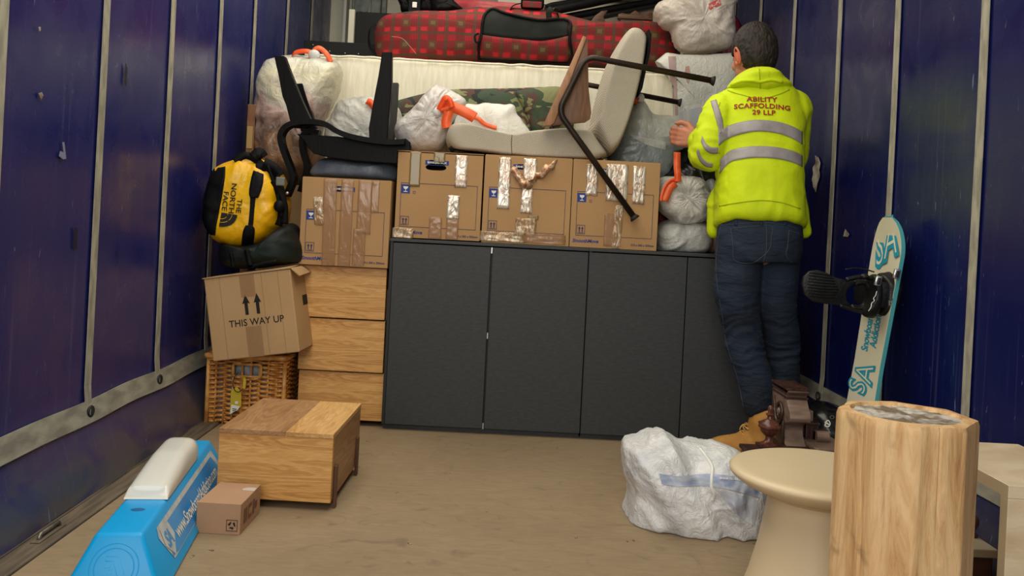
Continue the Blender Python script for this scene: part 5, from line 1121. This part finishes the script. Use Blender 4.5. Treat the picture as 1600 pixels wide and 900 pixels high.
# ears, eyes, lips as parts
def ear(s):
    e = MB(); q = [hp(s*(.076+.006*math.sin(a)), -.004+.016*math.cos(a)*.9-.004, -.018+.030*math.sin(a)) for a in [2*PI*k/18 for k in range(19)]]
    e.sweep(q, .0052, 8, cap=False); e.ball(hp(s*.075, -.004, -.018), (.006, .014, .027), 14, 10, HM); e.ball(hp(s*.077, .002, -.046), (.005, .008, .009), 10, 8, HM); return e
earm = M('reddish_ear_skin', (200, 106, 80), .5)
ear(-1).build('ear', earm, man, True); ear(1).build('ear', earm, man, True)
for s in (-1, 1):
    e = MB().ball(hp(s*.031, .079, -.004), .0115, 14, 10).build('eye', M('eye_white', (225, 220, 212), .3), man, True)
    MB().ball(hp(s*.031, .0895, -.004), (.0052, .0022, .0052), 12, 8, HM).build('iris', blackp, e, True)
    MB().sweep([hp(s*.014, .096, .014), hp(s*.032, .093, .020), hp(s*.050, .078, .014)], [.003, .0045, .002], 8).build('eyebrow', hairm, man, True)
MB().sweep([hp(-.020, .094, -.071), hp(0, .101, -.071), hp(.020, .094, -.071)], [.0015, .0022, .0015], 6).build('mouth_line', M('lip_red', (150, 84, 74), .5), man, True)
# hair
hv = []; hf_ = []; n, m = 150, 90
for j in range(m+1):
    ph = -PI/2+PI*j/m
    for k in range(n):
        a = 2*PI*k/n; d = Vector((math.cos(a)*math.cos(ph), math.sin(a)*math.cos(ph), math.sin(ph)))
        front = d.y; low = -d.z
        # hairline: forehead in front, above the ears at the sides, down to the nape behind
        cut = .30*max(0, front)-.0
        line = .42 if front > .45 else (-.10 if abs(d.x) > .80 and front > -.25 else -.78+1.0*max(0, front+.25))
        keep = 1/(1+math.exp(-(d.z-line)*18))
        st = .6*ridge(Vector((d.x*9+d.z*2.0, d.y*9, d.z*3.2)))+.5*ridge(Vector((d.x*22+d.z*7, d.y*20, d.z*6)))+.35*ridge(Vector((d.x*46+d.z*12, d.y*44, d.z*10)))
        rr = 1+keep*(.10+.055*st+.07*max(0, d.z)) - (1-keep)*.12
        hv.append(hc+(HM @ Vector((d.x*.0735*rr, d.y*.091*rr-.003, d.z*.101*rr+.002))))
hf_ = [(j*n+k, j*n+(k+1) % n, (j+1)*n+(k+1) % n, (j+1)*n+k) for j in range(m) for k in range(n)]
o = obj('hair', hv, hf_, hairm, man, True); fixn(o.data)
# --- hoodie
hd_ = MB()
ringloft(hd_, [(354, 1121, 1255, 3.345, .125, 14), (345, 1117, 1258, 3.345, .135, 14), (330, 1118, 1255, 3.35, .138, 15), (300, 1120, 1253, 3.36, .136, 17), (265, 1121, 1253, 3.38, .134, 20), (230, 1122, 1254, 3.40, .132, 22), (200, 1121, 1254, 3.42, .128, 23), (176, 1121, 1251, 3.43, .118, 24), (156, 1126, 1246, 3.44, .105, 22), (141, 1137, 1234, 3.455, .088, 18), (128, 1152, 1216, 3.47, .074, 10), (117, 1158, 1208, 3.48, .066, 5)], 0)
limb(hd_, [shL+Vector((.01, 0, 0)), shL.lerp(elL, .5)+Vector((-.012, -.005, 0)), elL, elL.lerp(wrL, .55), wrL+Vector((-.002, -.012, 0))], [.078, .068, .062, .056, .040])
limb(hd_, [shR+Vector((-.012, 0, 0)), shR.lerp(elR, .5), elR, elR.lerp(wrR, .6), wrR], [.078, .066, .060, .052, .040])
limb(hd_, [P(1246, 300, 3.42), P(1251, 335, 3.43), P(1257, 362, 3.42)], [.03, .034, .026]); limb(hd_, [P(1128, 290, 3.44), P(1119, 325, 3.45), P(1117, 360, 3.45)], [.03, .036, .030])
def hdisp(co, nr):
    s = .007*fbm(Vector((co.x*6, co.y*6, co.z*5)))
    if co.x < elL.x+.06 and co.z > .95: s += .007*(ridge(Vector((co.x*14, co.y*10, co.z*26)))-.3)
    zz = co.z; 
    s += .006*ridge(Vector((co.x*7+zz*6, co.y*3, zz*9+4)))*(1 if zz > 1.2 else .5)
    s += .006*(ridge(Vector((co.x*16, co.y*5, zz*3.2+2)))-.3)*max(0, min(1, (1.10-zz)/.15))
    return s
hoodie = remesh('hoodie', hd_, .0075, 6, hiv, man, hdisp)
hood_px = [(1136, 138), (1143, 127), (1153, 117), (1165, 110), (1180, 107), (1196, 107), (1210, 111), (1222, 121), (1234, 134), (1228, 140), (1212, 145), (1198, 149), (1187, 151), (1170, 147), (1152, 142)]
puff('hood', hood_px, 3.42, .105, hiv, man, n=160, m=34, amp=.006, sc=8, e=.62, seed=5, cen=(1186, 128), backdep=.05, fold=(.98, .1, 16, .006))
hood = [c for c in man.children if c.name.startswith('hood') and not c.name.startswith('hoodie')][0]
decal_line('hood_seam', [(1186, 108), (1187, 122), (1188, 136), (1188, 150)], hood, hivd, man, .0022, .001)
decal_line('hood_fold', [(1143, 133), (1158, 127), (1175, 126), (1187, 128), (1205, 125), (1222, 128)], hood, hiv, man, .006, .001)
decal_line('yoke_seam', [(1137, 141), (1155, 147), (1187, 154), (1215, 148), (1233, 140)], hoodie, hivd, man, .0022, .001)
decal_line('hem_seam', [(1124, 322), (1150, 317), (1187, 313), (1220, 316), (1250, 326)], hoodie, hivd, man, .0022, .001)
decal_line('armhole_seam', [(1125, 160), (1119, 180), (1122, 205), (1124, 240)], hoodie, hivd, man, .002, .001)
kwt = dict(off=.004, th=.0015)
decal_band('reflective_band', [(1122, 209), (1135, 198), (1155, 191), (1183, 187), (1215, 190), (1240, 198), (1254, 206)], [(1123, 228), (1137, 217), (1155, 210), (1183, 205), (1215, 208), (1240, 217), (1254, 226)], hoodie, reft, man, 60, 6, **kwt)
decal_band('reflective_band', [(1126, 250), (1138, 237), (1155, 231), (1183, 228), (1215, 230), (1240, 236), (1254, 243)], [(1124, 272), (1138, 255), (1155, 249), (1183, 246), (1215, 248), (1240, 254), (1254, 261)], hoodie, reft, man, 60, 6, **kwt)
decal_band('shoulder_band', [(1110, 158), (1115, 175), (1120, 192), (1124, 210)], [(1119, 155), (1124, 170), (1129, 186), (1131, 203)], hoodie, reft, man, 30, 5, **kwt)
decal_band('sleeve_band', [(1097, 212), (1103, 224), (1112, 230), (1122, 230)], [(1095, 221), (1101, 233), (1111, 240), (1122, 240)], hoodie, reft, man, 24, 5, **kwt)
decal_band('sleeve_band', [(1091, 232), (1096, 245), (1104, 253), (1114, 256)], [(1088, 238), (1093, 251), (1102, 260), (1113, 262)], hoodie, reft, man, 24, 5, **kwt)
def jtext(s, size, cx, cy, xs, arch=0, slope=.04):
    v, f = textmesh(s, size, .34, 1.06); decal('back_lettering', [(cx+a.x*xs, cy-a.y+slope*a.x+arch*(a.x*xs/44)**2) for a in v], f, hoodie, redink, man, off=.0035)
jtext('ABILITY', 10.2, 1190.5, 155.5, 1.28); jtext('SCAFFOLDING', 10.2, 1191, 165.5, 1.26, 3.0); jtext('29 LLP', 10.2, 1193.5, 176, 1.22)
# --- jeans
jn = MB()
ringloft(jn, [(338, 1126, 1250, 3.35, .108, 10), (352, 1124, 1252, 3.35, .115, 10), (372, 1120, 1252, 3.345, .122, 8), (392, 1117, 1250, 3.345, .125, 5), (408, 1118, 1247, 3.345, .115, 0)], 0, sq=.9)
limb(jn, [P(1157, 392, 3.34), P(1153, 425, 3.34), P(1151, 460, 3.345), P(1158, 500, 3.36), P(1163, 540, 3.37), P(1175, 578, 3.365), P(1183, 605, 3.355), P(1187, 632, 3.345)], [.086, .087, .083, .073, .070, .066, .064, .062], 18)
limb(jn, [P(1215, 392, 3.36), P(1213, 430, 3.37), P(1213, 470, 3.385), P(1218, 505, 3.41), P(1223, 545, 3.43), P(1226, 590, 3.45), P(1228, 630, 3.46), P(1228, 665, 3.465)], [.083, .082, .076, .068, .062, .058, .056, .056], 18)
kneeL, kneeR = P(1160, 520, 3.36).z, P(1220, 520, 3.42).z
def jdisp(co, nr):
    k = math.exp(-((co.z-kneeL+.02)/.12)**2); an = math.exp(-((co.z-.16)/.07)**2); w_ = k*.8+an*1.0+.12
    s = .009*w_*(ridge(Vector((co.x*7, co.y*7, co.z*34+2*noise.noise(co*9))))-.35)+.004*fbm(co*9)
    if co.z > .68: s += .004*(ridge(Vector((co.x*10+co.z*8, co.y*5, co.z*10)))-.3)
    return s
jeans = remesh('jeans', jn, .007, 5, den, man, jdisp)
for px_ in ([(1142, 357), (1175, 354), (1205, 353), (1205, 372), (1203, 388), (1190, 402), (1174, 411), (1148, 407), (1145, 382), (1142, 357)], [(1233, 360), (1251, 366)], [(1233, 360), (1231, 382), (1229, 400), (1240, 412)], [(1196, 345), (1198, 365), (1197, 392), (1192, 412)], [(1124, 352), (1150, 350), (1187, 348), (1220, 350), (1250, 358)], [(1127, 350), (1121, 380), (1119, 430), (1129, 495), (1136, 540), (1152, 590), (1162, 640)]):
    decal_line('stitching', px_, jeans, stit, man, .0013, .001)
for a in (1150, 1190, 1228): decal_band('belt_loop', [(a-3, 341), (a-3, 352)], [(a+2, 341), (a+2, 352)], jeans, den, man, 6, 3, off=.004, th=.003)
# --- boots
def boot(anx, any_, toe_dir, nm='boot'):
    D = Vector(toe_dir).normalized(); S = D.cross(Vector((0, 0, 1))); o = Vector((anx, any_, 0)); mb = MB()
    def c(f, h): return o+D*f+Vector((0, 0, h))
    limb(mb, [c(0, .175), c(.0, .13), c(-.0, .07)], [.062, .064, .062]); 
    mb.ball(c(-.025, .055), (.045, .045, .040), 14, 10)
    limb(mb, [c(-.02, .06), c(.04, .085), c(.09, .065), c(.165, .048)], [.052, .058, .052, .044])
    b = remesh('boot', mb, .006, 4, tan, man, lambda co, nr: .0025*fbm(co*22))
    for v in b.data.vertices: v.co.z = max(v.co.z, .022)
    # sole
    N = 40; sp = []
    for k in range(N):
        a = 2*PI*k/N; f = .072+.142*math.cos(a); hw = .047*(1-.12*math.cos(a))*abs(math.sin(a))**.75*math.copysign(1, math.sin(a)); sp.append((f, hw))
    MB().prism(sp, lambda a_, b_, t_: o+D*a_+S*b_+Vector((0, 0, t_)), .0, .030, .003).build('sole', sole, b, True, autos=35)
    q = [c(.046*math.cos(a)-.004, .180)+S*.050*math.sin(a)+D*.0+Vector((0, 0, .012*math.cos(a+PI))) for a in [2*PI*k/24 for k in range(25)]]
    MB().sweep(q, .013, 10, cap=False).build('padded_collar', brn, b, True)
    lc_ = MB()
    for i in range(5):
        f = .05+.014*i*1.1; h = .165-.023*i; lc_.sweep(smoothpts([c(f-.012, h)-S*.034, c(f+.006, h+.004)-S*.012, c(f+.006, h+.004)+S*.012, c(f-.012, h)+S*.034], 4), .0028, 6)
    lc_.sweep(smoothpts([c(.06, .15), c(.075, .155)-S*.03, c(.085, .135)-S*.03, c(.068, .125)-S*.01], 5), .0026, 6); lc_.sweep(smoothpts([c(.06, .15), c(.075, .15)+S*.03, c(.085, .13)+S*.034, c(.068, .13)+S*.01], 5), .0026, 6)
    lc_.build('laces', M('tan_lace', (206, 162, 92), .7), b, True)
    return b
pl_ = P(1192, 690, 3.33); boot(pl_.x+.005, 3.33, (-.90, .43, 0)); pr_ = P(1230, 690, 3.45); boot(pr_.x, 3.44, (-.15, 1, 0))
# wrap corner pinched between the fingers belongs to the parcel
wpk = [o for o in COL.objects if o.name == 'wrapped_parcel'][0]
q = smoothpts([P(1062, 214, 4.2), P(1058, 213, 4.0), P(1066, 214, 3.85), P(1076, 215, 3.74), P(1084, 215, 3.69)], 6)
MB().ribbon(q, [.16-.11*i/(len(q)-1) for i in range(len(q))], .004, wv=[(.15*math.sin(i), .25*math.sin(i*1.7), 1) for i in range(len(q))]).build('gathered_corner', wrapf, wpk, True)
# ================================================================ snowboard, carved piece, black bag
sb = thing('snowboard', 'short cream and teal snowboard with black binding leaning on the right wall', 'snowboard', (1.14, 2.87, 0))
B0 = Vector((1.135, 2.87, .004)); T0 = Vector((1.248, 2.87, .946)); U = (T0-B0).normalized(); L = (T0-B0).length; Nn = Vector((-U.z, 0, U.x)).normalized()
teal = M('teal_board_edge', (70, 150, 156), .4); tealp = M('teal_print', (34, 150, 172), .45, (28, 138, 164), 10); top_m = M('cream_board_topsheet', (218, 212, 184), .3, (208, 200, 168), 4, coat=.3)
def outline(k, sc=1.0, N=26):
    pts = []
    hw = .112*sc
    for i in range(N+1):
        a = PI*i/N; pts.append((L/2*1.0*sc**.2-.13+.13*math.sin(a)*(1 if True else 0), hw*math.cos(a)))
    for i in range(1, 12):
        s = 1-2*i/12; pts.append((s*(L/2-.13), -hw*(1-.10*(1-abs(s))**1)))
    for i in range(N+1):
        a = PI*i/N; pts.append((-(L/2-.13)-.13*math.sin(a), -hw*math.cos(a)))
    for i in range(1, 12):
        s = -1+2*i/12; pts.append((s*(L/2-.13), hw*(1-.10*(1-abs(s)))))
    return pts
mid = (B0+T0)/2
def bp(u, w_, h=0):
    lift = .016*max(0, (abs(u)-(L/2-.13))/.13)**2; return mid+U*u+Vector((0, w_, 0))+Nn*(h+lift)
def board(name, sc, h0, h1, m_, par):
    pts = outline(0, sc); n = len(pts); c = []; vs = [bp(a, b, h0) for a, b in pts]+[bp(a, b, h1) for a, b in pts]
    # strips across so the tip can bend
    K = 60; vs = []; kk = 1-(1-sc)*.35; us = [(-L/2+.0015+(L-.003)*i/K)*kk for i in range(K+1)]
    def half(u):
        au = abs(u); base = .112*sc*(1-.10*(1-min(1, au/(L/2-.13))))
        if au > L/2-.13: base = .112*sc*math.sqrt(max(0, 1-((au-(L/2-.13))/.13)**2))
        return max(base, .003)
    for u in us:
        h = half(u)
        for w_, hh in ((-h, h0), (-h*.5, h0), (0, h0), (h*.5, h0), (h, h0), (h, h1), (h*.5, h1), (0, h1), (-h*.5, h1), (-h, h1)): vs.append(bp(u, w_, hh))
    fs = [(i*10+k, i*10+(k+1) % 10, (i+1)*10+(k+1) % 10, (i+1)*10+k) for i in range(K) for k in range(10)]+[tuple(range(10)), tuple(K*10+k for k in range(9, -1, -1))]
    o = obj(name, vs, fs, m_, par, True, autos=40); fixn(o.data); o.data.set_sharp_from_angle(angle=R(40)); return o
board('board_core', 1.0, -.006, .0055, teal, sb); tps = board('topsheet', .972, .0045, .0065, top_m, sb)
def BM(u, w_, h=.0072, rot=0): # text plane on the topsheet: x up the board, y towards the wall's far end
    base = Matrix((( U.x, 0, Nn.x, 0), (U.y, 1, Nn.y, 0), (U.z, 0, Nn.z, 0), (0, 0, 0, 1))); return Matrix.Translation(bp(u, w_, h)) @ base @ Matrix.Rotation(rot, 4, 'Z')
whm = M('white_outline_print', (214, 210, 186), .4)
def btext(s, size, u, w_, rot=0, bold=.004, xs=1, par=tps):
    text('graphic_lettering', s, size, BM(u, w_, .0078, rot), tealp, None, bold, .92, xs=xs).parent = sb
for o_ in (): pass
def place_text(s, size, u, w_, rot, bold, xs, m_, h):
    v, f = textmesh(s, size, bold, .92); Mx = BM(u, w_, h, rot); return obj('graphic_lettering', [Mx @ Vector((a.x*xs, a.y, 0)) for a in v], f, m_, sb)
place_text('S', .185, .368, .042, R(-72), .012, .72, tealp, .0078); place_text('A', .185, .398, -.033, R(-72), .012, .74, tealp, .0082); place_text('S', .185, .368, .042, R(-72), -.003, .72, whm, .0088); place_text('A', .185, .398, -.033, R(-72), -.003, .74, whm, .0090)
place_text('S', .19, -.085, .030, 0, .010, .46, tealp, .0078); place_text('A', .19, -.035, -.005, 0, .010, .46, tealp, .0082); place_text('S', .19, -.085, .030, 0, -.003, .46, whm, .0088); place_text('A', .19, -.035, -.005, 0, -.003, .46, whm, .0090)
place_text('Snowboard', .072, .095, .030, 0, .0016, .40, tealp, .0078); place_text('Addiction', .072, .105, -.028, 0, .0016, .40, tealp, .0078)
# binding
bk_ = M('black_binding_plastic', (7, 7, 7), .45, (14, 14, 13), 30, bump=.3, bs=120); chrome = M('chrome_buckle', (200, 200, 200), .2, metal=.9)
Yb_ = 2.86
hbp = [(1254, 444), (1257, 432), (1266, 424), (1279, 422), (1293, 427), (1307, 434), (1323, 438), (1341, 440), (1335, 444), (1326, 451), (1322, 460), (1324, 471), (1331, 479), (1310, 477), (1290, 475), (1270, 471), (1258, 461)]
hb2 = MB().prism(hbp, lambda a, b, t_: P(a, b, Yb_-.045)+Vector((0, t_, 0)), 0, .016, .003).build('highback', bk_, sb, True, autos=35)
rib = MB()
for i in range(9):
    y0 = 428+i*4.6; q = [P(1262+.6*abs(i-4), y0-2, Yb_-.046), P(1285, y0+.5, Yb_-.047), P(1310-2*abs(i-5), y0+3-.3*i, Yb_-.046)]; rib.sweep(smoothpts(q, 3), .0016, 5)
tag(rib.build('highback_grip', blackc, hb2, True), kind='stuff')
MB().sweep(smoothpts([P(a, b, Yb_-.03) for a, b in ((1335, 443), (1348, 441), (1356, 446), (1360, 460), (1355, 474), (1344, 481), (1330, 480))], 5), [.014]*31, 10, flat=.7).build('heel_loop', bk_, sb, True)
MB().sweep(smoothpts([P(a, b, Yb_-.05) for a, b in ((1312, 477), (1330, 483), (1350, 488), (1368, 492))], 5), .010, 10, flat=.6).build('side_arm', bk_, sb, True)
MB().sweep(smoothpts([P(a, b, Yb_-.06) for a, b in ((1322, 437), (1340, 433), (1356, 434), (1372, 436))], 5), .007, 8).build('ladder_strap', bk_, sb, True)
MB().sweep(smoothpts([P(a, b, Yb_-.07) for a, b in ((1321, 421), (1337, 419), (1352, 421), (1366, 425))], 5), .0022, 6).build('thin_strap', bk_, sb, True)
MB().ball(P(1351, 432, Yb_-.07), (.014, .012, .010), 12, 8).build('strap_hub', bk_, sb, True)
s1 = puff('toe_strap', [(1374, 430), (1385, 426), (1396, 424), (1404, 428), (1406, 440), (1403, 462), (1397, 484), (1390, 494), (1376, 493), (1370, 480), (1373, 455)], Yb_-.04, .055, bk_, sb, n=100, m=20, amp=.003, sc=20, e=.5)
s2_ = puff('ankle_strap', [(1362, 430), (1371, 430), (1374, 445), (1373, 470), (1368, 488), (1362, 497), (1350, 494), (1348, 486), (1356, 470), (1360, 450)], Yb_-.055, .045, bk_, sb, n=90, m=20, amp=.003, sc=20, e=.5)
for a, b in ((1372, 439), (1401, 428)):
    c_ = P(a, b, Yb_-.11); M4 = Matrix.Translation(c_) @ Matrix.Rotation(R(12), 4, 'Y'); bu = MB().box(-.010, .010, -.006, .006, -.016, .016, .004, M4).build('ratchet_buckle', chrome, sb, True, autos=40)
    MB().box(-.005, .005, -.010, -.004, -.011, .011, .003, M4).build('buckle_lever', blackp, bu, True, autos=40)
decal_line('strap_script', [(1370, 455), (1368, 462), (1365, 466), (1366, 470), (1362, 474), (1361, 480), (1357, 486)], s2_, whitep, sb, .0013, .001)
v, f = textmesh('IS', 11, .3); a0 = R(8); decal('strap_emblem', [(1392+a.x*.9, 474-a.y) for a in v], f, s1, MC['grey_buckle'], sb, off=.002)
MB().box(1.16, 1.22, Yb_-.09, Yb_+.09, .66, .74, .01).build('base_plate', bk_, sb, True, autos=40)
# ---------------- dark carved furniture piece
dk = wood('dark_carved_wood', [(40, 23, 17), (62, 38, 29), (84, 56, 43)], 'Z', 1.2, .35); dkt = M('lighter_carved_wood', (104, 84, 72), .35, (128, 106, 92), 12, (1, 4, 4), coat=.2)  # dkt: lighter brownish grey than the rest of the carved piece
kf_ = thing('carved_furniture', 'dark carved wooden furniture piece with scroll bracket and urn finial, behind the round table', 'carved furniture', (.96, 2.85, 0))
zt = .192; x0, x1, y0, y1 = .797, 1.115, 2.64, 2.885
MB().box(x0+.006, x1, y0+.006, y1, 0, zt-.012, .002).build('frame_body', dk, kf_); MB().box(x0-.003, x1+.004, y0-.004, y1+.004, zt-.012, zt, .003).build('top_moulding', dk, kf_)
MB().box(x0-.001, x1, y0-.001, y1, 0, .02, .003).build('bottom_moulding', dk, kf_)
for i in range(22): MB().sweep([(x0+.012+i*.0148, y0+.004, .02), (x0+.012+i*.0148, y0+.004, zt-.014)], .0052, 8).build('reeded_strip', dk, kf_, True)
MB().box(.945, x1, y1+.0045, 3.06, 0, zt, .002).build('rear_body', dk, kf_)
for i in range(6): MB().sweep([(x0+.004, y0+.02+i*.04, .02), (x0+.004, y0+.02+i*.04, zt-.014)], .006, 8).build('reeded_strip', dk, kf_, True)
ux, uy = P(1201, 697, 2.86).x, 2.86
MB().box(ux-.035, ux+.035, uy-.03, uy+.03, zt, zt+.008, .002).build('finial_base', dk, kf_)
z_ = zt+.008; pr_ = [(.030, 0), (.030, .003), (.022, .006), (.014, .012), (.011, .020), (.011, .026), (.018, .032), (.026, .040), (.029, .048), (.030, .053), (.035, .056), (.035, .061), (.031, .063), (.028, .070), (.020, .075), (.017, .079), (.010, .083), (.008, .092), (.013, .096), (.013, .100), (.007, .103), (.007, .106), (.009, .112), (.008, .122), (.003, .127)]
MB().lathe([(r, z*.98) for r, z in pr_], (ux, uy, z_), 28).build('urn_finial', wood('reddish_turned_wood', [(70, 34, 24), (92, 48, 34), (112, 66, 48)], 'Z', 1, .3), kf_, True, autos=40)
sx0, sx1 = P(1229, 640, 2.90).x, P(1261, 640, 2.90).x
def zz(py, Y=2.90, px=1245): return P(px, py, Y).z
H0 = zt
# profile in (y, z): S-shaped scroll bracket with moulded cap
pf2 = [(3.055, H0), (3.055, zz(603, 3.05)), (2.905, zz(603, 3.05)), (2.893, zz(607)), (2.893, zz(613)), (2.900, zz(615)), (2.900, zz(618)), (2.907, zz(620)), (2.907, zz(622)), (2.900, zz(625)), (2.893, zz(630)), (2.882, zz(636)), (2.866, zz(643)), (2.858, zz(650)), (2.862, zz(656)), (2.878, zz(658)), (2.905, zz(662)), (2.925, zz(668)), (2.932, zz(676)), (2.920, zz(685)), (2.895, zz(694)), (2.885, H0)]
sc_ = MB().prism(pf2, lambda a, b, t_: Vector((t_, a, b)), sx0, sx1, .0015).build('scroll_bracket', dkt, kf_, True, autos=30)
spc = Vector((sx0-.002, 2.955, zz(643, 2.95, 1228))); sp = [spc+Vector((-.006*(1-i/60), math.cos(-i*.22)*(.040-.00055*i), math.sin(-i*.22)*(.040-.00055*i))) for i in range(62)]
MB().sweep(sp, [.006-.00004*i for i in range(62)], 8).build('spiral_volute', dk, sc_, True); MB().ball(spc+Vector((-.004, 0, 0)), (.008, .012, .012), 12, 8).build('volute_eye', dkt, sc_, True)
MB().prism([(2.905, H0), (2.91, zz(660)), (2.935, zz(670)), (2.97, zz(668)), (3.00, zz(650)), (3.02, zz(630)), (3.035, zz(632)), (3.03, zz(655)), (3.0, zz(678)), (3.02, H0)], lambda a, b, t_: Vector((t_, a, b)), sx0-.008, sx0, .001).build('side_leaf', dk, sc_, True, autos=30)
for k, (h0, h1, ins) in enumerate(((607, 610, -.006), (615, 617, -.004), (621, 624, -.002))): MB().box(sx0+ins, sx1-ins, 2.893+k*.004-.004, 3.056, zz(h1), zz(h0), .0012).build('cap_moulding', dk, sc_)
p0 = P(1262, 676, 2.98); sl = MB().box(sx1+.002, sx1+.115, 2.80, 3.055, H0+.0005, H0+.014, .002).build('shelf_ledge', dkt, kf_)
bx1_ = MB().box(sx1+.004, sx1+.045, 2.965, 3.03, H0+.014, zz(641, 2.965), .004).build('step_block', dkt, kf_)
MB().box(sx1+.012, sx1+.058, 2.935, 3.00, zz(663, 2.94), zz(659, 2.94), .002).build('step_moulding', dk, kf_); MB().box(sx1+.014, sx1+.054, 2.94, 3.00, H0+.014, zz(663, 2.94), .002).build('step_block', dk, kf_)
MB().sweep([(sx1+.035, 2.91, H0+.030), (sx1+.075, 2.91, H0+.030)], .019, 16).build('small_scroll', dkt, kf_, True, autos=40)
MB().box(sx1+.035, sx1+.075, 2.91, 2.95, H0+.014, H0+.047, .003).build('small_scroll_back', dk, kf_)
# ---------------- black glossy bag with white swirl behind
t = thing('black_bag', 'glossy black bag with small white swirl mark on the floor by the right wall', 'bag', (1.16, 3.3, 0))
bb = puff('bag_body', [(1258, 650), (1265, 632), (1280, 626), (1300, 630), (1318, 640), (1330, 665), (1330, 700), (1322, 742), (1290, 744), (1262, 742), (1252, 700)], 3.28, .13, MC['glossy_black_film'], t, n=140, m=28, amp=.012, sc=9, seed=101, zmin=.002)
decal_line('white_swirl', [(1289, 661), (1294, 657), (1297, 662), (1294, 667), (1289, 665), (1292, 661), (1295, 664)], bb, whitep, t, .0022, .002)
ring = [(1300+3*math.cos(a), 652+2.4*math.sin(a)) for a in [2*PI*k/10 for k in range(11)]]; decal_line('registered_mark', ring, bb, MC['grey_buckle'], t, .001, .002, 2)
